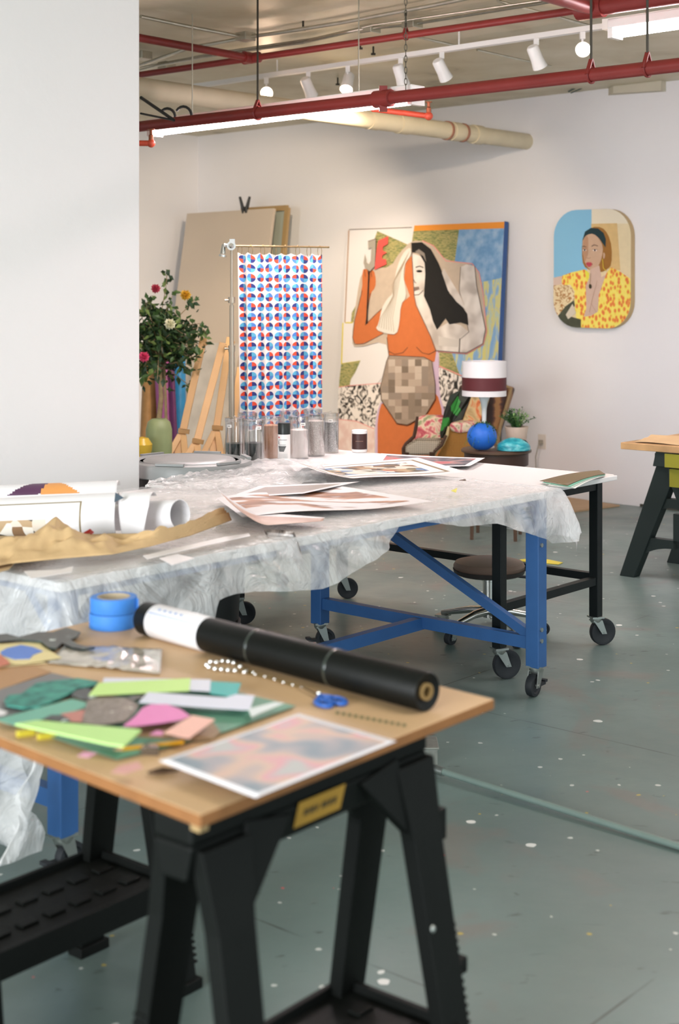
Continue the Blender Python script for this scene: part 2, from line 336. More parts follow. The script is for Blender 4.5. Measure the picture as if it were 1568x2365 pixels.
for px, aim, lit, label in ((615, (.08, -1, -.15), 1, 'lit track spotlight facing the viewer, left end of the track'),
    (712, (.35, .5, -.8), 0, 'unlit white track spotlight tilted right, between the two lit ones on the left'),
    (803, (-.15, -.6, -.8), 1, 'lit white track spotlight shining downward near the red pipe coupling'),
    (925, (.3, .4, -.85), 0, 'unlit white track spotlight just left of the hanging chain'),
    (1020, (.45, .5, -.75), 0, 'unlit white track spotlight just right of the hanging chain'),
    (1238, (.4, .4, -.8), 0, 'unlit white track spotlight, second from the right end of the track'),
    (1345, (-.12, -1, -.1), 1, 'round glowing track spotlight facing the viewer at the right end of the track')):
    heads.append((*track_head(px, aim, lit, label), lit))
for i, tgt in ((0, (-.8, 13.6, 1.0)), (2, (-.9, 13.0, .6)), (4, (.5, 12.5, 1.2))):
    q = heads[i][0]; lamp('track_beam', 'SPOT', q+Vector((0, .05, -.06)), tgt, 60 if i == 4 else 150, (1, .80, .58), .04, angle=math.radians(75))
# beige duct running into the back wall
e = PP(1216, 327, wall_pt(0, 0, -.09), WN)
t = thing('duct_pipe', 'beige round duct pipe with banded couplings ending in the back wall', 'pipe', e)
mb = MB(); mb.tube([e+B2*.0, e-Vector((.6807, .7326, 0))*5.5], .066, 24); mesh_obj('pipe_run', mb, BEIGE, t, True)
dd = -Vector((.6807, .7326, 0)); BAND = mat('brown_band', '#9a6b58', .6)
for px, w_, m_, r_ in ((930, .12, BEIGE, .072), (1032, .02, BAND, .074), (1050, .1, BEIGE, .073), (1068, .02, BAND, .074), (1100, .1, BEIGE, .075), (860, .1, BEIGE, .07)):
    k = (px-CX)/F; s = (k*e.y-e.x)/(dd.x-k*dd.y); q = e+dd*s; mb = MB(); mb.tube([q-dd*w_/2, q+dd*w_/2], r_, 24); mesh_obj('coupling_band', mb, m_, t, True)
# galvanised conduits
def conduit(pts, r, label, boxes=()):
    t = thing('electrical_conduit', label, 'conduit', pts[0])
    mb = MB(); mb.tube(pts, r, 8); mesh_obj('tube_run', mb, STEEL, t, True)
    for q in boxes:
        mb = MB(); mb.bar(q-WD*.045, q+WD*.045, .09, .05); mesh_obj('junction_box', mb, STEEL, t, True, bevel=.004)
    return t
za = 3.2
conduit([P(325, 150, za), P(440, 110, za), P(540, 92, za), P(565, 86, za), P(640, 76, za), P(790, 52, za), P(1000, 12, za), P(1300, -50, za)], .012, 'silver conduit with a junction box crossing the ceiling above the red tee', [P(567, 85, za), P(330, 128, za)])
conduit([P(325, 38, za), P(430, 60, za), P(560, 85, za)], .011, 'silver conduit coming from the upper left into the junction box')
zb = 3.19
conduit([P(325, 162, zb), P(370, 150, zb), P(480, 130, zb), P(700, 98, zb), P(830, 68, zb), P(950, 56, zb), P(1280, 2, zb), P(1400, -20, zb)], .010, 'lower silver conduit of the pair with boxes left and right', [P(385, 152, zb), P(855, 68, zb), P(952, 56, zb)])
conduit([P(325, 156, za), P(500, 122, za), P(720, 90, za), P(860, 58, za), P(1270, -2, za)], .007, 'thin dark cable tube running beside the lower silver conduit')
zc = 3.22
conduit([P(958, 84, zc), P(1065, 108, zc)], .008, 'short thin conduit stub above the middle of the white track')
conduit([P(1102, 115, zc), P(1272, 153, zc)], .008, 'thin dark conduit crossing behind the white track on the right')
conduit([P(1150, 2, zc), P(1372, 62, zc)], .009, 'thin conduit slanting down to the long hanger rod at upper right')
for px, py, lab in ((700, 68, 'small rusty bolt stub, the one between the two conduits'), (832, 112, 'rusty bolt stub right of the lower conduit'), (862, 125, 'rusty bolt stub above the middle of the white track'), (780, 195, 'rusty bolt stub left of the lit downward spotlight')):
    q = P(px, py, 3.2); mb = MB(); mb.tube([q, Vector((q.x, q.y, H))], .007, 6); mb.box(q, (.03, .02, .012)); tag(mesh_obj('ceiling_bolt', mb, DARK), lab, 'bolt', 'bolt stubs in the ceiling')
# black hooks hung over the pipe at left
q = onp(425, main_a, main_d)
t = thing('pipe_hook', 'pair of black curved spring hooks hung over the red pipe by the column', 'hook', q)
for dx in (0, .1):
    mb = MB(); c = q+Vector((-dx*1.0, dx*.8, .03)); pts = [c+Vector((math.cos(u)*.045, -.03, math.sin(u)*.05)) for u in [math.radians(v) for v in range(150, -80, -20)]]
    mb.tube(pts, .008, 8); mesh_obj('hook', mb, mat('black_rubber', '#20221f', .5), t, True)
mb = MB(); mb.tube([q+Vector((-.05, -.05, 0)), PD(325, 225, q.y-.3)], .009, 6); mb.tube([q+Vector((-.05, -.05, 0)), PD(325, 262, q.y-.3)], .006, 6); mesh_obj('strap', mb, MATS['black_rubber'], t, True)
# loose cable bundle on the beam
q = PP(1390, 188, wall_pt(0, 0, -.04), WN); t = thing('cable_bundle', 'dark taped cable bundle sticking out above the oval portrait', 'cable', q)
mb = MB(); e2 = PP(1312, 212, wall_pt(0, 0, .1), WN); m1 = (q+e2)/2+Vector((0, 0, .03)); mb.tube([q, m1, e2], [.012, .01, .006], 8); mb.tube([q+Vector((.0, 0, .02)), m1+Vector((.03, 0, -.02)), e2+Vector((.02, 0, -.01))], .005, 6); mesh_obj('wire', mb, mat('grey_green_cable', '#4b5650', .6), t, True)
# ---------------------------------------------------------------- rolling work tables
BLACKM = mat('black_steel_frame', '#141a1b', .45, spec=.3, metal=.2, var=.1, scale=10); BLUEM = mat('blue_steel_frame', '#315d94', .45, var=.06, scale=10)
WTOP = mat('white_table_laminate', '#e6e3e2', .3); CHROME = mat('bright_chrome', '#d8d8d4', .18, metal=1); ZINC = mat('zinc_plate', '#a9aeaa', .35, metal=.9)
RUB = mat('black_rubber_wheel', '#23262a', .6); RUBG = mat('wheel_hub_grey', '#3a3d3a', .5)
def caster(parent, x, y, top, r, ang, name='caster', brake=False):
    c = bpy.data.objects.new(name, None); SC.collection.objects.link(c); c.parent = parent; c.location = (x, y, 0); c.rotation_euler = (0, 0, ang)
    mb = MB(); off = r*.55
    mb.box((0, 0, top-.004), (.06, .06, .008)); mb.lathe([(.022, top-.03), (.028, top-.02), (.028, top-.008)], (0, 0, 0), 14)
    for s in (-1, 1):
        mb.prism([(-.02, s*.022-.0015, top-.02), (.024, s*.022-.0015, top-.02), (off+.012, s*.022-.0015, r-.008), (off-.012, s*.022-.0015, r-.008)], (0, .003, 0))
    mb.box((0, 0, top-.02), (.045, .046, .006)); mb.tube([(off, -.028, r), (off, .028, r)], .006, 8)
    f = mesh_obj('fork', mb, ZINC, c)
    mb = MB(); M = Matrix.Rotation(math.pi/2, 3, 'X')
    mb.lathe([(.012, -.012), (r*.6, -.011), (r*.72, -.015), (r*.97, -.014), (r, -.009), (r, .009), (r*.97, .014), (r*.72, .015), (r*.6, .011), (.012, .012)], (off, 0, r), 28, True, M)
    mesh_obj('wheel', mb, RUB, c)
    if brake:
        mb = MB(); mb.box((-.03, 0, r*.9), (.05, .03, .012)); mb.box((-.055, 0, r*.9+.008), (.02, .035, .01)); mesh_obj('brake_lever', mb, RUB, c)
    return c
ang_view = -RZ
BO = Vector((.672, 5.98, 0))
t = thing('rolling_work_table', 'white-topped rolling work table on a black steel frame, against the blue-legged one', 'table', BO, RZ)
LX, LY = .78, 1.55
mb = MB(); mb.box((LX/2, (LY+.22)/2-.03, .777), (LX+.08, LY+.34, .022)); mesh_obj('table_top', mb, WTOP, t, bevel=.003)
mb = MB(); mb.box((LX+.045, -.0, .782), (.03, .12, .012)); mesh_obj('edge_clip', mb, WTOP, t)
for x, y in ((0, 0), (LX, 0), (0, LY), (LX, LY)):
    mb = MB(); mb.box((x, y, (.13+.766)/2), (.045, .045, .766-.13)); mesh_obj('leg', mb, BLACKM, t, bevel=.002)
for (x0, y0, x1, y1, z, hh) in ((0, 0, LX, 0, .742, .045), (0, LY, LX, LY, .742, .045), (0, 0, 0, LY, .742, .045), (LX, 0, LX, LY, .742, .045), (0, 0, LX, 0, .30, .035), (LX, 0, LX, LY, .315, .035), (0, LY, LX, LY, .30, .035)):
    mb = MB(); mb.bar((x0, y0, z), (x1, y1, z), .035, hh); mesh_obj('rail', mb, BLACKM, t)
for (x, y), a, r in (((0, 0), .35-RZ, .062), ((LX, 0), .3-RZ, .062), ((0, LY), .1-RZ, .055), ((LX, LY), .2-RZ, .055)): caster(t, x, y, .135, r, a)
# blue table
RO = Vector((.794, 5.742, 0)); BT = .835
t = thing('rolling_work_table', 'long rolling work table with blue steel legs under clear plastic sheeting', 'table', RO, RZ); blue_t = t
LX, LY = -2.38, 1.17
mb = MB(); mb.box((LX/2, LY/2, BT-.022), (-LX+.1, LY+.1, .03)); mesh_obj('table_top', mb, WTOP, t, bevel=.003)
for x, y in ((0, 0), (LX, 0), (0, LY), (LX, LY)):
    mb = MB(); mb.box((x, y, (.115+BT-.038)/2), (.062, .062, BT-.038-.115)); mesh_obj('leg', mb, BLUEM, t, bevel=.003)
    mb = MB(); sx = -1 if x == 0 else 1; sy = 1 if y == 0 else -1
    mb.bar((x, y+sy*.03, BT-.17), (x, y+sy*.15, BT-.05), .025, .03); mb.bar((x+sx*.03, y, BT-.17), (x+sx*.15, y, BT-.05), .025, .03); mesh_obj('corner_brace', mb, BLUEM, t)
for x in (0, LX):
    mb = MB(); mb.bar((x, 0, .21), (x, LY, .21), .04, .05); mesh_obj('end_rail', mb, BLUEM, t)
mb = MB(); mb.bar((0, LY*.5, .205), (LX, LY*.5, .205), .04, .05); mesh_obj('stretcher', mb, BLUEM, t)
mb = MB(); mb.bar((.0, .03, .24), (.0, LY, .76), .03, .038); mesh_obj('diagonal_brace', mb, BLUEM, t)
for (x0, y0, x1, y1) in ((0, 0, LX, 0), (0, LY, LX, LY), (0, 0, 0, LY), (LX, 0, LX, LY)):
    mb = MB(); mb.bar((x0, y0, BT-.05), (x1, y1, BT-.05), .04, .024); mesh_obj('apron_rail', mb, BLUEM, t)
for z in (.61, .27, .225): mb = MB(); mb.tube([(-.012, -.031, z), (-.012, -.037, z)], .009, 8); mesh_obj('bolt', mb, ZINC, t)
for (x, y), a in (((0, 0), -2.2-RZ, ), ((LX, 0), .8-RZ), ((0, LY), .3-RZ), ((LX, LY), .4-RZ)): caster(t, x, y, .12, .045, a, brake=True)
# plastic sheet draped over the blue table
def bl(u, v, z): # u metres from the R end towards the left (-B2), v metres from the front edge towards the back (A2)
    return RO+B2*(.06-u)+A2*(v-.06)+Vector((0, 0, z))
def lerp_tab(tab, x):
    if x <= tab[0][0]: return tab[0][1]
    for (a, b), (c, d) in zip(tab, tab[1:]):
        if x <= c: return b+(d-b)*(x-a)/(c-a)
    return tab[-1][1]
HEM = [(-.1, .22), (0, .20), (.12, .21), (.3, .15), (.5, .09), (.7, .075), (.9, .035), (1.05, .03), (1.15, .1), (1.35, .15), (1.5, .17), (1.7, .15), (1.82, .13), (1.9, .13), (1.98, .14), (2.04, .28), (2.12, .40), (2.25, .42), (2.36, .44), (2.45, .55), (2.6, .6)]
LU, LV = 2.50, 1.30
def sheet_pt(s, q):
    # s along the table, q from the hem (0) over the top (0.35..1)
    u = -.24+s*(LU+.96); hem = lerp_tab(HEM, max(0, min(2.45, u)))*(1+.12*nz(u*5, 1.7))
    if q < .4: v = -(1-q/.4)*hem
    else: v = (q-.4)/.6*LV*(1.0)
    du = max(0, -u)*.9; de = max(0, u-LU); dv = max(0, -v)
    if u < 0 and dv > 0: dv *= .85
    if de > 0: dv *= .45*max(0, 1-de*1.5)+.1
    dr = math.hypot(du, dv); dr2 = math.hypot(dr, de)
    uu = min(max(u, 0), LU); vv = max(v, 0)
    fold = nz(u*7, v*2.5, 2.0); z = BT-.004 - max(0, dr2-.012)
    out = min(.05, dr2*.35)+dr2*(.10+.22*fold)
    p = bl(uu, vv, 0)
    if dr2 > 0:
        nd = (B2*du - A2*dv - B2*de); nd.normalize(); p += nd*max(.008, out+.012)
    if dr2 < .02: z += .003+.007*max(0, nz(u*6, v*7, 4))+.004*max(0, nz(u*17, v*15, 1))
    else: p += B2*.012*nz(u*20, v*14, 8)+A2*.012*nz(u*16, v*10, 3)
    return Vector((p.x, p.y, max(z, .03)))
def plastic_mat(name, f0, f1):
    m = bpy.data.materials.new(name); m.use_nodes = True; nt = m.node_tree; N = nt.nodes.new; L = nt.links.new
    out = nt.nodes['Material Output']; b = nt.nodes['Principled BSDF']; b.inputs['Base Color'].default_value = lin('#ffffff'); b.inputs['Roughness'].default_value = .2; b.inputs['Transmission Weight'].default_value = .0
    tl = N('ShaderNodeBsdfTranslucent'); tl.inputs[0].default_value = lin('#ffffff'); tr = N('ShaderNodeBsdfTransparent'); tr.inputs[0].default_value = (.99, .99, .99, 1)
    m1 = N('ShaderNodeMixShader'); m1.inputs[0].default_value = .35; L(b.outputs[0], m1.inputs[1]); L(tl.outputs[0], m1.inputs[2])
    tc = N('ShaderNodeTexCoord'); n = N('ShaderNodeTexNoise'); n.inputs['Scale'].default_value = 5; n.inputs['Detail'].default_value = 7; n.inputs['Distortion'].default_value = 1.5; L(tc.outputs['Object'], n.inputs['Vector'])
    r = N('ShaderNodeValToRGB'); r.color_ramp.elements[0].position = .35; r.color_ramp.elements[0].color = (f0, f0, f0, 1); r.color_ramp.elements[1].position = .7; r.color_ramp.elements[1].color = (f1, f1, f1, 1); L(n.outputs['Fac'], r.inputs[0])
    m2 = N('ShaderNodeMixShader'); L(r.outputs[0], m2.inputs[0]); L(m1.outputs[0], m2.inputs[1]); L(tr.outputs[0], m2.inputs[2]); L(m2.outputs[0], out.inputs[0])
    v = N('ShaderNodeTexNoise'); v.inputs['Scale'].default_value = 7; v.inputs['Detail'].default_value = 3; v.inputs['Distortion'].default_value = 2.5; L(tc.outputs['Object'], v.inputs['Vector'])
    bp = N('ShaderNodeBump'); bp.inputs['Strength'].default_value = .7; bp.inputs['Distance'].default_value = .04; sb = N('ShaderNodeMath'); sb.operation = 'SUBTRACT'; sb.inputs[1].default_value = .5; L(v.outputs['Fac'], sb.inputs[0]); ab = N('ShaderNodeMath'); ab.operation = 'ABSOLUTE'; L(sb.outputs[0], ab.inputs[0]); L(ab.outputs[0], bp.inputs['Height']); L(bp.outputs[0], b.inputs['Normal']); L(bp.outputs[0], tl.inputs['Normal'])
    return m
PLAST = plastic_mat('clear_plastic_film', .28, .68); PLAST1 = plastic_mat('clear_plastic_film_top', .62, .88)  # second one is the same film, made clearer to whiten the table top
mb = MB(); mb.grid(sheet_pt, 230, 90, mfn=lambda s, q: 1 if q > .41 and .07 < s < .78 else 0); tag(mesh_obj('plastic_sheet', mb, [PLAST, PLAST1], recalc=False), 'clear crinkled plastic drop sheet draped over the blue-legged table', 'drop cloth')
# second piece of plastic lying bunched over the far edge of that table, onto the white one
def ps(s, q):
    a = P(335+s*420, 1130+6*math.sin(s*5), BT); b_ = P(345+s*400, 1116-52*min(1, s*1.5), BT); p = a.lerp(b_, q)
    return p+Vector((0, 0, .006+(.015+.045*s*s)*abs(nz(s*6, q*4, 5))*math.sin(math.pi*min(1, q+.15))+.02*abs(nz(s*20, q*12, 2))))
mb = MB(); mb.grid(ps, 70, 26); tag(mesh_obj('plastic_film', mb, PLAST, recalc=False), 'bunched plastic film lying in front of the round grey bin lid', 'plastic film')
# ---------------------------------------------------------------- bin with lid on a dolly
BINC = mat('black_bin_plastic', '#222321', .5); LIDC = mat('grey_lid_plastic', '#8f9190', .38, var=.04)
c = Vector((-.686, 6.5, 0)); t = thing('trash_bin', 'round black bin with a flat grey lid beside the white column', 'bin', c)
mb = MB(); mb.lathe([(.21, .13), (.225, .14), (.262, .81), (.275, .815), (.275, .84)], (0, 0, 0), 48); mesh_obj('body', mb, BINC, t)
mb = MB(); mb.lathe([(.28, .80), (.287, .805), (.287, .85), (.28, .862), (.255, .868), (.248, .860), (.21, .862), (.2, .87), (.12, .872), (.0001, .875)], (0, 0, 0), 56); mesh_obj('lid', mb, LIDC, t)
mb = MB()
for k in range(6):
    a = k*math.pi/3+.3; mb.box((.265*math.cos(a), .265*math.sin(a), .87), (.02, .13, .01), Matrix.Rotation(a, 3, 'Z'))
mb.lathe([(.235, .862), (.23, .868), (.225, .862)], (0, 0, 0), 48); mesh_obj('lid_ridges', mb, LIDC, t)
mb = MB(); mb.lathe([(.20, .09), (.235, .09), (.235, .13), (.2, .13)], (0, 0, 0), 40); mesh_obj('dolly', mb, BINC, t)
for a in (.1, 1.67, 3.24, 4.8): caster(t, .19*math.cos(a), .19*math.sin(a), .09, .035, a)
# ---------------------------------------------------------------- stool
c = Vector((.71, 6.75, 0)); t = thing('rolling_stool', 'low round brown rolling stool with chrome five-star base under the table', 'stool', c)
mb = MB(); mb.lathe([(.0001, .295), (.15, .295), (.165, .31), (.17, .335), (.16, .352), (.12, .362), (.0001, .366)], (0, 0, 0), 36); mesh_obj('seat', mb, [mat('brown_vinyl', '#6e5a4e', .45)], t)
mb = MB(); mb.lathe([(.168, .318), (.172, .32), (.166, .30), (.15, .292)], (0, 0, 0), 36); mesh_obj('seat_rim', mb, mat('dark_rim', '#2f2a28', .5), t)
mb = MB(); mb.lathe([(.03, .09), (.03, .26), (.034, .262), (.034, .272), (.018, .274), (.018, .3)], (0, 0, 0), 16); mesh_obj('gas_column', mb, CHROME, t)
mb = MB(); mb.tube([(.02, 0, .285), (.12, .02, .28), (.19, .03, .272)], .007, 8); mesh_obj('height_lever', mb, RUB, t)
for k in range(5):
    a = k*2*math.pi/5+2.6; dx = Vector((math.cos(a), math.sin(a), 0)); mb = MB(); mb.tube([dx*.02+Vector((0, 0, .12)), dx*.1+Vector((0, 0, .115)), dx*.25+Vector((0, 0, .082))], [.022, .018, .012], 10); mesh_obj('base_arm', mb, CHROME, t)
    caster(t, dx.x*.245, dx.y*.245, .075, .03, a)
# ---------------------------------------------------------------- near cardboard-topped table
TZ = .80
nF, nR, nB = Vector((-.2159, 2.202, 0)), Vector((.310, 2.843, 0)), Vector((-.52, 3.65, 0)); nL = nF+nB-nR
up = Vector((0, 0, 1))
MDF = mat('mdf_board', '#cdaa82', .55, var=.05, scale=4, bump=.03, bscale=80); MDFE = mat('mdf_edge', '#96653a', .7, var=.08, scale=20)
mb = MB(); q = [nF, nR, nB, nL]; n0 = 0; mb.v = [v+up*(TZ-.021) for v in q]+[v+up*TZ for v in q]
mb.mi = 1; mb.face((3, 2, 1, 0))
for i in range(4): j = (i+1) % 4; mb.face((i, j, 4+j, 4+i))
mb.mi = 0; mb.face((4, 5, 6, 7))
tag(mesh_obj('table_board', mb, [MDF, MDFE], bevel=.003), 'brown fibreboard table top lying across two black sawhorses, covered in paper scraps', 'table top')
BP = mat('black_sawhorse_plastic', '#0a0d0b', .6, spec=.25, var=.12, scale=9, bump=.08, bscale=120)
fr = (nR-nF).normalized(); frz = math.atan2(fr.y, fr.x)
def sawhorse(label, loc, L, ztop, rz, tray=True, label_plate=False, splay=.15, knob=True):
    t = thing('sawhorse', label, 'sawhorse', loc, rz)      # local x along the beam, origin under its left end
    mb = MB(); mb.box((L/2, 0, ztop-.02), (L, .09, .04)); mb.prism([(0, -.045, ztop-.04), (0, .045, ztop-.04), (0, .03, ztop-.1), (0, -.03, ztop-.1)], (L, 0, 0)); mesh_obj('beam', mb, BP, t, bevel=.006)
    if label_plate:
        mb = MB(); mb.mi = 0; y0, y1 = -.0475, -.036
        def pl(x0, x1, s0, s1, mi, d):
            mb.mi = mi
            f = lambda x, s: (x, -.047-d+.017*s, ztop-.036-.062*s)
            mb.poly([f(x0, s1), f(x1, s1), f(x1, s0), f(x0, s0)])
        pl(L*.40, L*.60, .02, .78, 0, .002)
        for i, (a0, a1) in enumerate(((.43, .45), (.455, .475), (.48, .49), (.505, .53), (.535, .55), (.555, .57))): pl(L*a0, L*a1, .3, .5, 1, .003)
        mesh_obj('label_plate', mb, [mat('ochre_label', '#b58a35', .5), mat('label_print', '#5b4a2a', .6)], t, recalc=False)
    for ex in (0, 1):
        x = .07 if ex == 0 else L-.05
        for sy in (-1, 1):
            mb = MB(); p0 = Vector((x, sy*.025, ztop-.05)); p1 = Vector((x+(.02 if ex else -.02), sy*splay, 0)); d = (p1-p0)
            # tapering channel-section leg
            def sec(k, wd, th):
                c = p0+d*k; return [c+Vector((-wd/2, 0, 0)), c+Vector((wd/2, 0, 0)), c+Vector((wd/2, sy*th, 0)), c+Vector((-wd/2, sy*th, 0))]
            rings = [sec(0, .115, .03), sec(.18, .085, .034), sec(.6, .078, .032), sec(1, .07, .03)]
            for r in rings: mb.v += r
            for i in range(3):
                for k in range(4): a_ = i*4+k; b_ = i*4+(k+1) % 4; mb.face((a_, b_, b_+4, a_+4))
            mb.face((0, 1, 2, 3)); mb.face((12, 13, 14, 15))
            # gusset into the beam
            g = 1 if ex == 0 else -1
            mb.prism([p0+Vector((g*.05, sy*.0, .02)), p0+Vector((g*.16, sy*0, .0)), p0+d*.17+Vector((g*.04, 0, 0))], (0, sy*.025, 0))
            mb.box(p1+Vector((0, sy*.012, .012)), (.09, .05, .024))
            # ribbed edge
            for k in range(26):
                c = p0+d*(.42+.02*k); mb.box(c+Vector((-g*.038, sy*.02, 0)), (.012, .026, .006))
            mesh_obj('leg', mb, BP, t, bevel=.002)
    if tray:
        mb = MB(); z = .25; wy = splay*(1-z/ztop)+.035
        mb.box((L/2, 0, z-.012), (L-.06, wy*2, .012))
        for s in (-1, 1): mb.box((L/2, s*wy, z-.02), (L-.06, .014, .06)); mb.box((L/2+s*(L-.06)/2, 0, z-.008), (.014, wy*2, .036))
        for i in range(7):
            for j in range(2): mb.box((L*.14+i*L*.12, -wy*.35+j*wy*.7, z-.003), (.045, .03, .006))
        mesh_obj('tray_shelf', mb, BP, t, bevel=.002)
    if knob:
        for x, z in ((L-.04, .60), (L-.03, .34)):
            mb = MB(); yy = -.025-(splay-.025)*(1-z/ztop)-.03; mb.box((x+.045, yy+.02, z), (.03, .025, .06 if z > .5 else .03)); mesh_obj('latch', mb, BP, t, bevel=.003)
    for x in (.07, L-.05):
        for sy in (-1, 1): mb = MB(); mb.ball((x-.02, sy*(.025+(splay-.025)*.4+.03), (ztop-.05)*.6), .008, 8); mesh_obj('rivet', mb, ZINC, t)
    return t
fn = Vector((-fr.y, fr.x, 0))
sawhorse('black plastic folding sawhorse with an ochre label under the near edge of the board', nF+fr*.012+fn*.075, .63, TZ-.022, frz, label_plate=True)
b0 = nL+(nB-nL).normalized()*.0-fn*.19
sawhorse('black plastic sawhorse under the far left edge of the board, with a paint-flecked tray', b0+fr*.055, .62, TZ-.022, frz, knob=False)
mb = MB(); a = nF+up*(TZ-.021)+(nB-nR).normalized()*.012+fr*.01; mb.prism([a, a+fr*.02+Vector((0,0,0)), a+fr*.02+(nB-nR).normalized()*.10, a+(nB-nR).normalized()*.10], (0, 0, -.013)); tag(mesh_obj('wood_batten', mb, mat('pale_batten', '#b09468', .6)), 'small pale wooden batten tucked under the near corner of the board', 'wood strip')
# ---------------------------------------------------------------- sawhorse and board at the right edge
GREEN = mat('dark_green_black_plastic', '#1f2a29', .5)
Y0 = 8.2
t = thing('sawhorse', 'dark A-frame sawhorse with arched cross braces at the right edge', 'sawhorse', Vector((1.863, 8.0, 0)), -.73)
def aframe(y, parent):
    mb = MB()
    for s in (-1, 1):
        mb.prism([(s*.33, y, 0), (s*.235, y, 0), (s*.0, y, .55), (s*.02, y, .73), (s*.075, y, .70)], (0, .07, 0))
    mesh_obj('leg_frame', mb, GREEN, parent, bevel=.004)
    for z0, zc, th in ((.125, .19, .08), (.36, .42, .085)):
        w0 = .25*(1-z0/.8); mb = MB(); n = 10; pts = [(w0*(1-2*i/n), y+.01, z0+(zc-z0)*(1-(1-2*i/n)**2)) for i in range(n+1)]
        pts2 = [(-w0*(1-2*i/n), y+.01, zc+th*.55) for i in range(n+1)]
        for i in range(n):
            a_, b_ = Vector(pts[i]), Vector(pts[i+1]); h0 = zc+th*.6; mb.prism([a_, b_, Vector((b_.x, b_.y, h0)), Vector((a_.x, a_.y, h0))], (0, .05, 0))
        mesh_obj('arched_brace', mb, GREEN, parent)
    mb = MB(); mb.box((0.035, y+.03, .29), (.05, .04, .2)); mesh_obj('brace_post', mb, GREEN, parent)
aframe(0, t); aframe(.55, t)
mb = MB(); mb.box((0, .3, .705), (.12, .75, .06)); mb.prism([(-.07, -.08, .66), (-.05, -.08, .745), (.05, -.08, .745), (.07, -.08, .66)], (0, .1, 0)); mesh_obj('beam', mb, GREEN, t, bevel=.004)
mb = MB(); mb.box((.075, -.09, .70), (.12, .012, .075)); mb.box((.075, -.035, .6), (.10, .05, .1)); mesh_obj('yellow_clip', mb, mat('yellow_plastic', '#8f8a28', .5), t)
bz = .745; c = P(1433, 1037, bz)
mb = MB(); mb.prism([c, c-A2*1.7, c-A2*1.7+B2*1.0, c+B2*1.0], (0, 0, .038)); tag(mesh_obj('table_board', mb, mat('stained_wood_board', '#b58f62', .6, var=.25, scale=7), bevel=.003), 'paint-stained wooden board resting on the sawhorse at the right edge', 'table top')
def kp(s, q):
    p = c-A2*(.06+s*1.3)+B2*(.04+.7*q*(.35+.65*min(1, s*2.5)))+Vector((0, 0, .041)); return p+Vector((0, 0, .02*abs(nz(s*4, q*3, 1))+.03*max(0, .35-s)*q*2))
mb = MB(); mb.grid(kp, 30, 14); tag(mesh_obj('kraft_paper', mb, mat('kraft_paper', '#c8aa80', .7, var=.05)), 'flat sheet of brown kraft paper on the board at the right edge', 'paper')
# floor conduit
t = thing('floor_conduit', 'painted grey-green conduit running along the floor from a metal floor box', 'conduit', P(990, 1770))
mb = MB(); mb.box((-.03, .05, .03), (.12, .12, .06)); mb.box((-.03, .05, .064), (.13, .13, .008)); mesh_obj('floor_box', mb, mat('painted_steel_box', '#8d9089', .45, metal=.5, var=.2, scale=30), t, bevel=.003)
g = mat('grey_green_pipe', '#72837d', .3, var=.06); a = P(1000, 1775, .025); b = P(1568, 1955, .012); mb = MB(); mb.tube([a, a.lerp(b, .1), b, b+(b-a)*.8], .0105, 12); mesh_obj('pipe_run', mb, g, t, True)
mb = MB(); mb.tube([a, a.lerp(b, .05)], .015, 12); mesh_obj('connector', mb, ZINC, t, True)
for (pp, lab, col) in (([(1190, 1295), (1240, 1288), (1300, 1300), (1290, 1304), (1240, 1300)], 'yellow paper scrap on the floor beyond the blue leg', '#d8c94a'), ([(1212, 1300), (1262, 1303), (1250, 1310), (1215, 1308)], 'white paper scrap on the floor beside the yellow one', '#dcdcd6')):
    mb = MB(); mb.prism([P(x, y, .002) for x, y in pp], (0, 0, .003)); tag(mesh_obj('paper_scrap', mb, mat('scrap_'+col[1:], col, .6)), lab, 'paper scrap')
# ---------------------------------------------------------------- things on the near board
_lay = [0]
def flat(name, pts, col, label, cat, z=None, th=.0008, rough=.55, var=0, group=None, m=None):
    if z is None: _lay[0] += 1; z = TZ+.0006+.0009*_lay[0]
    mb = MB(); mb.prism([P(x, y, z) for x, y in pts], (0, 0, th)); return tag(mesh_obj(name, mb, m or mat('paper_'+col[1:]+('v' if var else ''), col, rough, var=var, scale=12)), label, cat, group)
def C(k, ox, oy, pts): return [(ox+x/k, oy+y/k) for x, y in pts]
c3 = lambda *p: C(3.92, 0, 1430, p); c4 = lambda *p: C(3.733, 300, 1480, p)
GLIT = ramp_mat('black_glitter', 'cells', [(.0, '#15201d'), (.55, '#2c3a36'), (.8, '#3f4f49'), (.90, '#e6f2ee')], 55, .3, const=True, metal=.3)  # the palest cells paint the sparkle of the flakes into the colour
GLITG = ramp_mat('grey_glitter', 'cells', [(.0, '#6d6152'), (.5, '#83766a'), (.85, '#9a8d7c'), (.94, '#e4ddd2')], 150, .35, const=True)
flat('kraft_scrap', c3((-120, 590), (0, 640), (460, 480), (330, 430), (0, 440), (-120, 430)), '#b78c62', 'tan and cream cut paper shape at the left edge, below the yellow card', 'paper scrap')
flat('paper_card', c3((-60, 440), (430, 400), (280, 360), (100, 400), (-60, 425)), '#e8d6a8', 'cream strip lying on the tan cut paper at the left edge', 'paper scrap')
flat('grey_sheet', c3((-100, 830), (0, 900), (640, 700), (900, 600), (640, 530), (470, 490), (0, 640), (-120, 680)), '#7f7e80', 'slate grey sheet under the dark green lace cut-outs', 'paper sheet')
flat('cutting_mat', [(110, 1700), (270, 1754), (400, 1722), (520, 1690), (683, 1631), (560, 1602), (450, 1580), (330, 1590), (120, 1650)], '#6c9f88', 'green cutting sheet lying under most of the coloured strips', 'cutting mat')
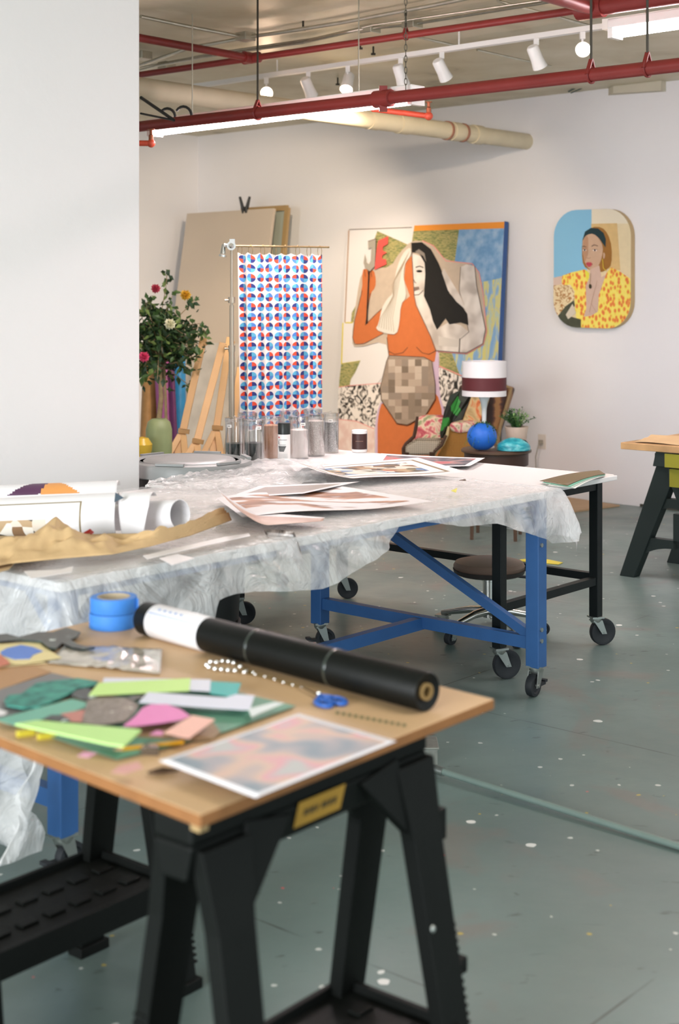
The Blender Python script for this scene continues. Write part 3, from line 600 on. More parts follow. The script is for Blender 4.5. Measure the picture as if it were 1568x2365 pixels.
flat('brown_scrap', c4((-60, 780), (60, 830), (480, 860), (710, 850), (780, 790), (700, 680), (520, 640), (200, 640)), '#a08464', 'brown paper scrap under the salmon rectangle', 'paper scrap')
YC = flat('yellow_card', c3((-60, 235), (0, 228), (350, 208), (400, 255), (555, 350), (240, 405), (90, 405), (-60, 330)), '#ead9a0', 'cream yellow card with a blue oval painted on it', 'card')
flat('blue_oval', c3((0, 300), (60, 265), (190, 235), (300, 255), (390, 292), (300, 325), (270, 360), (130, 365), (20, 330)), '#6288d8', 'bright blue oval cut-out on the cream yellow card', 'paper cut-out')
flat('red_scrap', c3((-80, 320), (0, 320), (70, 375), (90, 405), (0, 430), (-80, 430)), '#cf7a62', 'orange-red scrap poking in at the left edge beside the blue oval', 'paper scrap')
# glitter cut-out figure, top left
flat('glitter_cutout', c3((-80, 160), (60, 145), (170, 175), (340, 130), (480, 130), (600, 88), (730, 130), (700, 170), (640, 200), (700, 240), (790, 262), (860, 268), (760, 288), (650, 270), (560, 230), (510, 280), (440, 270), (370, 215), (200, 200), (0, 215), (-80, 215)), '#222', 'black glitter cut-out shape like a lizard at the far left of the board', 'glitter cut-out', th=.004, m=GLIT)
PB = ramp_mat('scrap_bag_film', 'noise', [(.3, '#8f8a80'), (.5, '#bdb4a8'), (.7, '#cfc8be')], 14, .15, dist=1)
def bag(s, q):
    a = P(110+s*260, 1535+25*s, TZ).lerp(P(150+s*225, 1495+8*s, TZ), q); return a+Vector((0, 0, .004+.012*abs(nz(s*9, q*5, 3))*math.sin(math.pi*s)))
mb = MB(); mb.grid(bag, 30, 12); tag(mesh_obj('plastic_bag', mb, PB, solid=.001), 'flat plastic bag of greyish glitter scraps behind the white strips', 'bag')
TL = '#3f9285'
LACE = ramp_mat('dark_teal_paper', 'noise', [(.35, '#1f6a62'), (.5, '#3a8f82'), (.7, '#45a08f')], 30, .6)
flat('lace_cutout', c3((40, 740), (80, 700), (190, 690), (330, 590), (480, 570), (600, 560), (700, 545), (890, 575), (860, 600), (700, 640), (560, 720), (440, 770), (350, 805), (200, 815), (60, 790)), TL, 'dark teal lacy paper cut-out on the grey sheet', 'paper cut-out', th=.003, m=LACE)
flat('glitter_scrap', c3((690, 630), (800, 625), (880, 690), (860, 740), (740, 730), (640, 700)), '#111', 'black glitter scrap beside the end of the upper neon strip', 'glitter scrap', m=GLIT)
flat('teal_sheet', c3((-60, 910), (140, 965), (600, 860), (810, 790), (800, 760), (650, 725), (300, 820), (0, 900)), '#74b3a0', 'pale sea-green paper strip at the left, under the lower neon strip', 'paper strip')
flat('white_tip', c3((-60, 800), (70, 845), (30, 870), (-60, 875)), '#e9e6ea', 'white paper tip at the left edge of the board', 'paper scrap')
flat('dusty_pink_scrap', c3((550, 860), (790, 815), (760, 935), (640, 930)), '#c48278', 'dusty pink scrap left of the grey glitter patch', 'paper scrap')
flat('glitter_scrap', c3((390, 905), (460, 870), (560, 870), (640, 915), (540, 930)), '#111', 'small black glitter scrap above the lower neon strip', 'glitter scrap', m=GLIT)
flat('glitter_patch', c3((740, 940), (790, 740), (860, 710), (1140, 710), (1260, 780), (1210, 860), (1130, 930), (900, 965)), '#333', 'brown-grey glitter patch in the middle of the scraps', 'glitter patch', m=GLITG)
flat('glitter_scrap', c3((1130, 710), (1290, 670), (1340, 690), (1210, 740)), '#111', 'thin black glitter sliver under the lower white strip', 'glitter scrap', m=GLIT)
flat('teal_strip', [(485, 1602), (545, 1612), (557, 1578), (485, 1574)], '#3bb0ae', 'bright turquoise paper strip showing past the upper white strip', 'paper strip')
flat('white_strip', [(235, 1585), (485, 1597), (487, 1570), (240, 1566)], '#dfe0ee', 'upper white paper strip, under the neon green one', 'paper strip')
flat('neon_strip', [(204, 1607), (437, 1596), (440, 1567), (228, 1578)], '#c9ec8e', 'upper neon green paper strip lying on a white strip', 'paper strip')
flat('white_strip', [(320, 1623), (560, 1640), (577, 1640), (588, 1607), (545, 1604), (520, 1612), (342, 1599)], '#dcdeee', 'lower white paper strip with a bend, below the turquoise one', 'paper strip')
flat('white_corner', c4((1020, 590), (1050, 660), (1110, 630), (1330, 540), (1250, 530)), '#dbe3e4', 'small white triangular scrap at the right tip of the green sheet', 'paper scrap')
flat('pink_cutout', c4((-60, 740), (0, 690), (50, 650), (110, 580), (180, 550), (320, 550), (440, 595), (520, 650), (450, 680), (280, 710), (60, 735)), '#e888c2', 'hot pink paper cut-out in the middle of the scraps', 'paper cut-out')
flat('pink_cutout', c4((170, 810), (230, 775), (290, 785), (280, 815)), '#d884b4', 'small pink scrap beside the salmon rectangle', 'paper cut-out')
flat('salmon_card', c4((290, 795), (510, 845), (735, 680), (540, 645)), '#f2bcae', 'salmon pink rectangle of card right of the hot pink cut-out', 'card')
flat('neon_strip', [(35, 1676), (85, 1668), (326, 1690), (285, 1727), (250, 1722)], '#bfe893', 'lower neon green paper strip near the front edge of the board', 'paper strip', th=.004)
for i, (x, y, lab) in enumerate(((60, 1700, 'yellow scrap under the left end of the lower neon strip'), (108, 1706, 'yellow scrap under the lower neon strip, right of its twin'))):
    q = P(x, y, TZ); mb = MB(); mb.box(q+Vector((0, 0, .006)), (.035, .014, .012), Matrix.Rotation(.4, 3, 'Z')); tag(mesh_obj('yellow_clip', mb, mat('yellow_clip_plastic', '#cdbc3a', .4), bevel=.003), lab, 'clip')
flat('pink_scrap', c3((700, 1240), (760, 1205), (880, 1215), (800, 1255)), '#e0a0bc', 'pink scrap left of the pencil, near the front edge', 'paper scrap')
flat('pink_scrap', [(256, 1785), (275, 1770), (320, 1760), (330, 1775), (290, 1788)], '#d7a09a', 'dusty rose scrap below the pencil tip', 'paper scrap')
# pencil
a, b = P(262, 1732, TZ+.008), P(424, 1714, TZ+.008); d = (b-a).normalized(); t = thing('pencil', 'yellow-orange pencil lying across the green sheet', 'pencil', a)
mb = MB(); mb.tube([a+d*.015, b], .0038, 6, smooth=False); mesh_obj('shaft', mb, mat('pencil_yellow', '#d39a1e', .4), t, True)
mb = MB(); mb.tube([a, a+d*.015], [.0004, .0037], 8); mesh_obj('tip', mb, mat('pencil_wood', '#c9a076', .7), t, True)
# sharpener and dark blade
q = P(348, 1742, TZ); mb = MB(); mb.prism([q+Vector((-.018, -.008, 0)), q+Vector((.016, -.01, 0)), q+Vector((.012, .012, 0)), q+Vector((-.012, .014, 0))], (0, 0, .014)); mb.ball(q+Vector((-.008, -.004, .014)), .006, 8)
tag(mesh_obj('metal_sharpener', mb, mat('grey_metal', '#6d6358', .3, metal=.8), bevel=.002), 'small dark metal sharpener by the end of the pencil', 'sharpener')
q = P(375, 1787, TZ); mb = MB(); mb.tube([q+Vector((-.024, -.006, .004)), q+Vector((.0, .0, .006)), q+Vector((.026, .006, .004))], [.002, .006, .002], 8); tag(mesh_obj('craft_blade', mb, mat('brown_dark_metal', '#54402f', .3, metal=.5)), 'small dark pointed tool left of the printed photo sheet', 'tool')
# printed photo sheet
IMG = ramp_mat('blurred_print', 'noise', [(.34, '#7c8e9b'), (.44, '#a49fa5'), (.51, '#cdb09f'), (.57, '#d39aa4'), (.66, '#b4b6b6')], 8, .5, dist=.6, detail=1)
def bil(c4_, s, q, z):
    a = P(*c4_[0], z).lerp(P(*c4_[1], z), s); b = P(*c4_[3], z).lerp(P(*c4_[2], z), s); return a.lerp(b, q)
_lay[0] += 2; z = TZ+.0006+.0009*_lay[0]
mb = MB(); cs = ((590, 1842), (915, 1712), (690, 1650), (368, 1757)); mb.grid(lambda s, q: bil(cs, s, q, z)+Vector((0, 0, .006*max(0, s-.7)*q)), 24, 24, mfn=lambda s, q: 0 if .045 < s < .955 and .06 < q < .94 else 1)
tag(mesh_obj('photo_print', mb, [IMG, mat('print_paper_white', '#eceaf0', .4)], solid=.001), 'white-bordered colour photo print near the front edge of the board', 'print')
# writing stamped on the board
mb = MB(); z = TZ+.0008
for i in range(12):
    x = 775+i*14; y = 1642+i*2.6
    mb.poly([P(x, y+7, z), P(x+8, y+8, z), P(x+9, y+1, z), P(x+1, y, z)])
tag(mesh_obj('green_stamp', mb, mat('stamp_ink', '#7d7a58', .7), recalc=False), 'faded green stamped line of print on the board below the scissors', 'stamp')
# scissors
q = P(745, 1612, TZ+.006); t = thing('scissors', 'closed scissors with blue plastic handles in front of the black roll', 'scissors', q)
SB = mat('blue_handle_plastic', '#2f62b8', .35); dirn = (P(700, 1590, TZ+.006)-P(745, 1612, TZ+.006)).normalized(); side = Vector((-dirn.y, dirn.x, 0))
for s in (-1, 1):
    c = q-dirn*.032+side*s*.016; mb = MB(); pts = [c+dirn*math.cos(u)*.024+side*math.sin(u)*.013 for u in [math.pi*2*k/20 for k in range(21)]]
    mb.tube(pts, .0045, 8, False); mb.tube([c+dirn*.022, q+dirn*.012], .006, 8); mesh_obj('handle', mb, SB, t, True)
    mb = MB(); mb.prism([q+side*s*.004, q+dirn*.1, q+dirn*.1-side*s*.001, q-side*s*.004], (0, 0, .002)); mesh_obj('blade', mb, CHROME, t, True)
mb = MB(); mb.ball(q+dirn*.015+Vector((0, 0, .006)), .005, 8); mesh_obj('pivot_screw', mb, CHROME, t, True)
# chain of clear rhinestones
t = thing('rhinestone_chain', 'glittering chain of clear rhinestones looped in front of the black roll', 'chain', P(520, 1540, TZ)); GL = mat('rhinestone', '#f2f2f2', .05, metal=.85)
path = [(478, 1536), (487, 1529), (500, 1530), (514, 1527), (528, 1528), (540, 1531), (555, 1540), (570, 1549), (585, 1553)]; path2 = [(483, 1541), (497, 1545), (512, 1546), (527, 1548), (543, 1549), (565, 1553), (590, 1558), (612, 1563), (634, 1569), (655, 1576), (676, 1582), (697, 1588)]
for x, y in path+path2: mb = MB(); mb.ball(P(x, y, TZ+.006), .0055 if x < 570 else .003, 8); mesh_obj('stone', mb, GL, t, True)
mb = MB(); mb.tube([P(x, y, TZ+.003) for x, y in path], .0015, 5); mb.tube([P(x, y, TZ+.003) for x, y in path2], .0015, 5); mesh_obj('setting', mb, mat('gold_wire', '#9a8650', .35, metal=.9), t, True)
# black roll of film with a paper label
a = Vector((-.463, 3.39, TZ+.039)); b = Vector((.170, 2.752, TZ+.039)); d = (b-a).normalized()
t = thing('material_roll', 'long roll of glossy black material with a white paper label lying across the board', 'roll', (a+b)/2-Vector((0, 0, .039)))
BLK = mat('black_roll_vinyl', '#080b0a', .5, spec=.3, bump=.05, bscale=30)
def endroll(r): return [(r*.35, 0), (r*.97, 0), (r, .004)]
mb = MB(); M = d.to_track_quat('Z', 'Y').to_matrix(); L = (b-a).length
mb.lathe([(.016, .006), (.036, 0), (.0385, .004), (.0385, L-.004), (.036, L), (.016, L-.006), (.0155, L-.02)], a, 40, True, M); mesh_obj('roll_body', mb, BLK, t, True)
mb = MB(); mb.lathe([(.0115, -.0), (.0165, -.0), (.0165, L+.001), (.0115, L+.001), (.0115, L-.03), (.001, L-.03)], a, 24, True, M); mesh_obj('cardboard_core', mb, mat('core_cardboard', '#8f7448', .7), t, True)
mb = MB(); mb.lathe([(.0386, .045), (.0393, .046), (.0393, .235), (.0386, .236)], a, 40, True, M)
LBL = mat('roll_label_paper', '#e8e6ea', .35); mesh_obj('paper_label', mb, LBL, t, True)
mb = MB(); x_ = M @ Vector((1, 0, 0)); y_ = M @ Vector((0, 1, 0))
def onroll(z, ang, r=.0397): return a+M @ Vector((r*math.cos(ang), r*math.sin(ang), z))
tup = math.atan2((M.transposed() @ Vector((0, 0, 1))).y, (M.transposed() @ Vector((0, 0, 1))).x); tcm = math.atan2((M.transposed() @ Vector((.2, -1, 0))).y, (M.transposed() @ Vector((.2, -1, 0))).x)
sgn = 1 if ((tcm-tup+math.pi) % (2*math.pi)-math.pi) > 0 else -1
def strip_on(z0, z1, a0, a1): 
    n = 6
    for i in range(n):
        u0 = tup+sgn*(a0+(a1-a0)*i/n); u1 = tup+sgn*(a0+(a1-a0)*(i+1)/n); mb.poly([onroll(z0, u0), onroll(z1, u0), onroll(z1, u1), onroll(z0, u1)])
strip_on(.05, .232, .82, .88)
for k in range(9): strip_on(.06+.018*k, .07+.018*k, 1.02, 1.06); strip_on(.06+.018*k, .068+.018*k, 1.16, 1.2)
for k in range(5): strip_on(.075+.02*k, .085+.02*k, .42, .56)
mesh_obj('label_print', mb, mat('label_blue_print', '#8fa3cf', .5), t, True, recalc=False)
for i, z in enumerate((.40, .645)):
    mb = MB(); mb.lathe([(.0386, z), (.0391, z+.001), (.0391, z+.006), (.0386, z+.007)], a, 40, True, M); mesh_obj('tape_band', mb, mat('clear_tape_band', '#2a3330', .15, coat=1), t, True)
# blue masking tape
q = Vector((-.553, 3.47, TZ)); BT_ = mat('blue_masking_tape', '#3f84d8', .6, var=.03, scale=40)
for k, lab in ((0, 'lower roll of blue masking tape, under its twin on the board'), (1, 'upper roll of blue masking tape, stacked on its twin')):
    c = q+Vector((.002*k, 0, .0375*k)); t = thing('masking_tape', lab, 'tape', c, 0, 'blue masking tape rolls')
    mb = MB(); mb.lathe([(.04, .0005), (.056, .0005), (.057, .003), (.057, .034), (.056, .0365), (.04, .0365), (.04, .0005)], (0, 0, 0), 40); mesh_obj('tape_body', mb, BT_, t)
    mb = MB(); mb.lathe([(.0375, .0005), (.04, .0005), (.04, .0368), (.0375, .0368), (.0375, .0005)], (0, 0, 0), 36); mesh_obj('core', mb, mat('tape_core', '#b9a98f', .7), t)
mb = MB(); c = q+Vector((.0565, -.012, .04)); mb.prism([c, c+Vector((.008, -.004, 0)), c+Vector((.008, -.004, .03)), c+Vector((0, 0, .034))], (.0005, .001, 0)); mesh_obj('tape_tail', mb, BT_, t, True)
# ---------------------------------------------------------------- things on the rolling tables
ZB = .852; ZK = .7895
WP_ = mat('white_print_paper', '#efecee', .4)
COLL = ramp_mat('collage_print', 'cells', [(.0, '#4c4238'), (.18, '#8a6a4c'), (.32, '#d9cfc2'), (.5, '#b59a78'), (.62, '#5c7ea6'), (.7, '#e6e0d6'), (.82, '#6f6a4e'), (.92, '#b1573c')], 17, .6, const=True, stretch=(1, 1.4, 1))
COLD = ramp_mat('dark_print', 'noise', [(.3, '#3a3c46'), (.45, '#66636a'), (.55, '#a5807c'), (.62, '#b5505a'), (.7, '#6a6c70')], 6, .6, dist=1)
SKIN = ramp_mat('skin_print', 'noise', [(.35, '#b98d7c'), (.5, '#dcb8a8'), (.65, '#e6c9bd')], 4, .5, dist=.5)
def sheet(name, cs, z, label, mats, border=.06, h=lambda s, q: 0, nu=28, nv=20, cat='print', line=False, solid=.0012):
    def fn(s, q): return bil(cs, s, q, z)+Vector((0, 0, h(s, q)))
    def mf(s, q):
        if border < s < 1-border and border*1.3 < q < 1-border*1.3:
            if line and not (border+.035 < s < 1-border-.035 and border*1.3+.05 < q < 1-border*1.3-.05): return 2
            if line and not (border+.1 < s < 1-border-.1 and border*1.3+.13 < q < 1-border*1.3-.13): return 1
            return 0
        return 1
    mb = MB(); mb.grid(fn, nu, nv, mfn=mf); return tag(mesh_obj(name, mb, mats, recalc=False), label, cat)
FRL = mat('printed_frame_line', '#8b7a5c', .5)
cs = ((735, 1116), (1075, 1090), (965, 1058), (655, 1084))
sheet('art_print', cs, ZB+.004, 'collage art print with a curled left edge, lying across both tables', [COLL, WP_, FRL], .07, lambda s, q: .045*max(0, 1-s*4.5)**1.2+.012*math.sin(s*6)*(1-q)*.5+.003, 40, 30, line=True)
cs = ((858, 1078), (1085, 1082), (1120, 1063), (880, 1047)); sheet('art_print', cs, ZK+.006, 'dark grey-red art print lying on the white table nearest the floral chair', [COLD, WP_, FRL], .06, lambda s, q: .012*s*s, 30, 20)
cs = ((560, 1195), (1000, 1160), (770, 1122), (500, 1150)); sheet('art_print', cs, ZB+.003, 'big white print with a skin-toned reclining figure in the middle of the plastic', [ramp_mat('figure_print', 'noise', [(.44, '#efecee'), (.47, '#c08a66'), (.54, '#8b5a40'), (.57, '#efecee')], 3.2, .6, stretch=(.6, 1.8, 1)), WP_], .08, lambda s, q: .006*math.sin(s*7))
cs = ((515, 1152), (700, 1146), (830, 1118), (600, 1122)); sheet('art_print', cs, ZB+.001, 'sheet coloured grey-brown for the shadow under the curled collage print', [mat('grey_brown_shadow', '#b3a79c', .3, var=.1), WP_], .12, lambda s, q: .01*s)  # grey-brown shadow beside the curled print is put into this sheet's colour
# long curled skin-toned print near the front edge
def cu(s, q):
    a = P(500, 1178, ZB).lerp(P(750, 1198, ZB), s); b = P(540, 1228, ZB).lerp(P(745, 1206, ZB), s); p = a.lerp(b, q)
    return p+Vector((0, 0, .004+.075*(max(0, 1-s*2.6))**1.6+.03*max(0, q-.7)*(1-s)))
mb = MB(); mb.grid(cu, 34, 14, mfn=lambda s, q: 0 if q > .25 else 1); tag(mesh_obj('art_print', mb, [SKIN, WP_], solid=.001), 'skin-toned print with its left end curled up, beside the crumpled kraft paper', 'print')
# small photo hanging over the front edge
a = P(592, 1222, ZB); b = P(662, 1226, ZB); mb = MB()
out = -A2
def hp(s, q): p = a.lerp(b, s)+out*(.03+.015*math.sin(q*2)); return p+Vector((0, 0, -.105*q*(1-.25*(1-s))+.004))+out*.03*q
mb.grid(hp, 12, 8); tag(mesh_obj('photo_print', mb, [ramp_mat('dark_photo', 'noise', [(.35, '#3e3734'), (.5, '#8a7c76'), (.62, '#cfc6c2')], 14, .2, dist=1.5)], solid=.001), 'small dark photo bent down over the front edge of the plastic-covered table', 'print')
# white poster tubes
def roll(p0, p1, r, label, name='paper_roll', m=None, hollow=True):
    d = (p1-p0).normalized(); M = d.to_track_quat('Z', 'Y').to_matrix(); L = (p1-p0).length; mb = MB()
    mb.lathe([(r-.001, 0), (r, 0), (r, L), (r-.001, L), (r-.0015, L), (r-.0015, 0), (r-.001, 0)], p0, 36, True, M)
    return tag(mesh_obj(name, mb, m or WP_), label, 'roll')
r1 = .046; e0 = PD(255, 1193, 4.58); e1 = PD(416, 1188, 4.40); roll(e0, e1, r1, 'thick rolled white paper with its open end facing right, behind the crumpled kraft paper')
big0 = PD(-80, 1202, 4.62); big1 = PD(272, 1188, 4.44); R1 = .067
def wrap(s, q):
    c = PD(286, 1190, 4.45).lerp(PD(350, 1190, 4.40), s+.25*max(0, .45-q)*s-.28*(1-s)*(.35-abs(q-.5))-.45*s*max(0, q-.55)); ang = math.radians(50)+q*math.radians(175); R_ = R1+.004+.012*max(0, q-.6)
    return c+Vector((0, math.cos(ang)*R_, math.sin(ang)*R_))
mb = MB(); mb.grid(wrap, 14, 34); tag(mesh_obj('paper_band', mb, WP_, solid=.0012), 'loose white paper flap wrapped around the right end of the printed roll', 'paper')
def cp(s, q):
    c = big0.lerp(big1, s); ang = math.radians(20)+q*math.radians(235); return c+Vector((0, math.cos(ang)*R1, math.sin(ang)*R1))
def cpm(s, q):
    if s < .79 and .46 < q < .985:
        if s > .775 or q < .485: return 2
        if s < .57 and .66 < q < .88: return 1
    return 0
mb = MB(); mb.grid(cp, 90, 60, mfn=cpm); tag(mesh_obj('art_print', mb, [WP_, COLL, FRL], solid=.0012), 'rolled white art print with a printed thin frame on its outside, at the left edge', 'print')
def cp2(s, q):
    p = PD(-60, 1158, 4.95).lerp(PD(272, 1146, 4.8), s); ang = q*2.6; return p+Vector((0, .02-.05*math.cos(ang), .008+.042*math.sin(ang)))
mb = MB(); mb.grid(cp2, 60, 30, mfn=lambda s, q: 1 if (.22+.3*q < s < .46+.1*q and .1 < q < .75) else (2 if .48 <= s < .78-.3*q and .1 < q < .6 else 0)); tag(mesh_obj('art_print', mb, [WP_, mat('purple_ink', '#5e3a5a', .5, var=.15), mat('orange_ink', '#e9a05a', .5)], solid=.0012), 'rolled-over print with purple and orange patches behind the other rolls', 'print')
q = PD(264, 1160, 4.37); mb = MB(); mb.prism([q, q+Vector((.028, .01, .012)), q+Vector((.003, 0, .03))], (0, .002, 0)); tag(mesh_obj('print_corner', mb, mat('blue_grey_ink', '#4c5a66', .5)), 'tiny blue-grey printed paper corner left of the white paper flap', 'paper scrap')
# crumpled kraft paper
KR = mat('crumpled_kraft', '#cfae80', .75, var=.08, scale=9, bump=.25, bscale=25)
lo = [(-60, 1330), (20, 1312), (140, 1300), (260, 1290), (345, 1272), (440, 1246), (535, 1210)]
hi = [(-60, 1262, .0), (60, 1255, .03), (130, 1205, .085), (165, 1232, .05), (215, 1246, .02), (345, 1242, .03), (430, 1222, .035), (510, 1182, .04)]
def tabxy(tb, s):
    x = s*(len(tb)-1); i = min(int(x), len(tb)-2); f = x-i; return [a+(b-a)*f for a, b in zip(tb[i], tb[i+1])]
def kr(s, q):
    l = tabxy(lo, s); h = tabxy(hi, s); p0 = P(l[0], l[1], ZB); p1 = P(h[0], h[1], ZB+h[2]); p = p0.lerp(p1, q)
    w = math.sin(math.pi*min(q, .95)); return p+Vector((0, -.01*w, .012+w*(.038*nz(s*9, q*3, 1)+.016*nz(s*24, q*9, 6)+.016)))
mb = MB(); mb.grid(kr, 90, 22); tag(mesh_obj('crumpled_kraft_paper', mb, KR, solid=.001), 'crumpled sheet of brown kraft paper along the front edge of the plastic-covered table', 'paper')
mb = MB(); mb.prism([P(x, y, ZB+.0) for x, y in ((-80, 1345), (20, 1316), (45, 1290), (150, 1262), (60, 1240), (-80, 1240))], (0, 0, .003)); tag(mesh_obj('kraft_sheet', mb, mat('kraft_paper', '#c8aa80', .7, var=.05)), 'flat brown kraft sheet at the left edge under the crumpled paper', 'paper')
q = P(12, 1284, ZB+.004); mb = MB(); mb.prism([q, P(34, 1296, ZB), P(57, 1264, ZB+.03), P(42, 1257, ZB+.035), P(36, 1272, ZB+.02), P(20, 1276, ZB+.01)], (0, -.004, .002)); tag(mesh_obj('tape_piece', mb, mat('deep_blue_tape', '#2450a8', .6)), 'torn piece of blue tape stuck on the crumpled kraft paper', 'tape')
mb = MB(); mb.prism([P(172, 1243, ZB+.03), P(203, 1241, ZB+.03), P(217, 1230, ZB+.045), P(208, 1222, ZB+.05)], (0, .002, .001)); tag(mesh_obj('red_scrap', mb, mat('red_paper', '#b3302a', .5)), 'small red paper scrap standing behind the crumpled kraft paper', 'paper scrap')
# ivory strips of paper along the front edge
for pts, lab in ((((330, 1284), (520, 1240), (575, 1232), (578, 1238), (440, 1268), (340, 1292)), 'long ivory paper strip below the crumpled kraft paper'), (((368, 1290), (410, 1280), (450, 1290), (398, 1306)), 'white paper corner tipping over the table edge below the kraft paper'), (((55, 1320), (140, 1316), (170, 1308), (165, 1322), (72, 1337)), 'white paper corner at the left end of the table edge')):
    mb = MB(); mb.prism([P(x, y, ZB-.002) for x, y in pts], (0, 0, .001)); tag(mesh_obj('paper_strip', mb, WP_), lab, 'paper')
# fanned coloured sheets at the right end of the white table
for i, (col, off) in enumerate((('#6b5a3c', 0), ('#7cc3a6', 6), ('#b7c9bd', 12), ('#e6e4de', 18))):
    def fs(s, q, off=off, i=i):
        a = P(1246+off, 1117+off*.35, ZK).lerp(P(1384+off*.4, 1092+off*.2, ZK), s); b = P(1310+off, 1128+off*.1, ZK).lerp(P(1398, 1101, ZK), s)
        return a.lerp(b, q)+Vector((0, 0, .012-.003*i+.008*math.sin(math.pi*s)))
    mb = MB(); mb.grid(fs, 16, 4); tag(mesh_obj('coloured_sheet', mb, mat('sheet_'+col[1:], col, .5), solid=.001), ['brown', 'mint green', 'pale grey-green', 'off-white'][i]+' sheet in the fanned stack at the right end of the white table', 'paper sheet', 'fanned sheets')
# yellow flecks
mb = MB(); mb.prism([P(1042, 1134, ZB), P(1056, 1128, ZB), P(1053, 1138, ZB)], (0, 0, .002)); tag(mesh_obj('paper_scrap', mb, mat('scrap_yellow', '#e3dc62', .5)), 'tiny yellow paper scrap on the plastic, right of the prints', 'paper scrap')
mb = MB(); mb.prism([P(1060, 1110, ZB), P(1075, 1107, ZB), P(1076, 1111, ZB)], (0, 0, .002)); tag(mesh_obj('paper_scrap', mb, mat('scrap_dark', '#6b5a50', .5)), 'tiny dark fleck of paper on the plastic above the yellow scrap', 'paper scrap')
# ---------------------------------------------------------------- jars, spray can, candle
def acrylic():
    m = bpy.data.materials.new('clear_acrylic'); m.use_nodes = True; nt = m.node_tree; N = nt.nodes.new; L = nt.links.new
    g = N('ShaderNodeBsdfGlossy'); g.inputs['Roughness'].default_value = .06; tr = N('ShaderNodeBsdfTransparent'); tr.inputs[0].default_value = (.985, .982, .98, 1)
    fr_ = N('ShaderNodeLayerWeight'); fr_.inputs[0].default_value = .35; mx = N('ShaderNodeMixShader'); mp = N('ShaderNodeMapRange'); mp.inputs[3].default_value = .07; mp.inputs[4].default_value = .75
    L(fr_.outputs['Facing'], mp.inputs[0]); L(mp.outputs[0], mx.inputs[0]); L(tr.outputs[0], mx.inputs[1]); L(g.outputs[0], mx.inputs[2]); L(mx.outputs[0], nt.nodes['Material Output'].inputs[0]); return m
ACR = acrylic(); JL = mat('jar_label', '#efece8', .5); JP = mat('jar_label_print', '#4a4644', .6)
def jar(x, Y, r, h, label, fill=None, fh=.5, lab=None):
    X = (x-CX)/F*Y; t = thing('storage_jar', label, 'jar', (X, Y, ZK), 0, 'clear acrylic storage jars')
    mb = MB(); mb.lathe([(r*.96, 0), (r, .004), (r, h), (r-.002, h), (r-.002, .006), (.0001, .006)], (0, 0, 0), 36); mesh_obj('body', mb, ACR, t, recalc=False)
    mb = MB(); mb.lathe([(r+.003, h-.014), (r+.003, h+.003), (r-.004, h+.005), (.0001, h+.004)], (0, 0, 0), 36); mb.ball((0, 0, h+.007), .006, 8); mesh_obj('lid', mb, ACR, t)
    if fill:
        mb = MB(); mb.lathe([(r*.93, .007), (r*.95, h*fh*.98), (r*.7, h*fh), (.0001, h*fh)], (0, 0, 0), 30); mesh_obj('contents', mb, fill, t)
    if lab is not None:
        mb = MB(); n = 5
        for i in range(n):
            a0 = lab+(.55/n)*i; a1 = a0+.55/n; R_ = r+.0006; mb.mi = 0; f = lambda a, z, R_=R_: (R_*math.cos(a), R_*math.sin(a), z); mb.poly([f(a0, h-.043), f(a1, h-.043), f(a1, h-.028), f(a0, h-.028)])
            if 0 < i < n-1: mb.mi = 1; g = lambda a, z, R_=R_+.0005: (R_*math.cos(a), R_*math.sin(a), z); mb.poly([g(a0, h-.038), g(a1-.03, h-.038), g(a1-.03, h-.034), g(a0, h-.034)])
        mesh_obj('label', mb, [JL, JP], t, recalc=False)
GG = ramp_mat('green_black_glitter', 'cells', [(.0, '#0c1a17'), (.5, '#17312a'), (.8, '#2c5145'), (.94, '#a9cfc0')], 400, .35, const=True)
BG = ramp_mat('black_green_glitter', 'cells', [(.0, '#0b0f0e'), (.6, '#14211c'), (.9, '#26382f'), (.97, '#8b9c92')], 400, .35, const=True)
PG = mat('peach_glitter', '#b98a6a', .5, var=.12, scale=300); CG = ramp_mat('clear_glitter', 'cells', [(.0, '#b5aca6'), (.5, '#c9c2bc'), (.9, '#f4f2f0')], 300, .4, const=True)
SG = ramp_mat('silver_glitter', 'cells', [(.0, '#9a9a98'), (.5, '#b4b4b2'), (.88, '#f4f4f2')], 300, .4, const=True); WG = mat('white_powder', '#e4dcd8', .6)
jar(542, 7.12, .048, .212, 'clear acrylic jar half full of dark green glitter, leftmost of the row', GG, .42, 3.9)
jar(587, 7.02, .049, .212, 'clear acrylic jar with black-green glitter, second from the left and in front', BG, .48, 5.0)
jar(626, 7.2, .047, .212, 'clear acrylic jar filled high with peach glitter, left of the spray can', PG, .82)
jar(690, 7.22, .05, .212, 'clear acrylic jar of white powder just right of the spray can', WG, .7, 4.9)
jar(728, 7.35, .05, .212, 'clear acrylic jar with crumpled clear film and glitter, second from the right end', CG, .86)
jar(764, 7.5, .041, .206, 'narrow clear acrylic jar of silver glitter at the right end of the row', SG, .8, 4.4)
jar(572, 7.42, .047, .212, 'empty clear acrylic jar in the back row behind the dark glitter jars', None)
jar(668, 7.52, .047, .212, 'clear acrylic jar in the back row behind the spray can', WG, .4)
jar(722, 7.66, .047, .212, 'clear acrylic jar in the back row, rightmost', SG, .5)
Y = 7.0; X = (656-CX)/F*Y; t = thing('spray_can', 'white spray adhesive can with a black cap standing among the clear jars', 'spray can', (X, Y, ZK)); r = .031
mb = MB(); mb.lathe([(r*.9, 0), (r, .004), (r, .142), (r*.92, .15)], (0, 0, 0), 30); mesh_obj('can_body', mb, mat('white_can', '#dcdad8', .3), t)
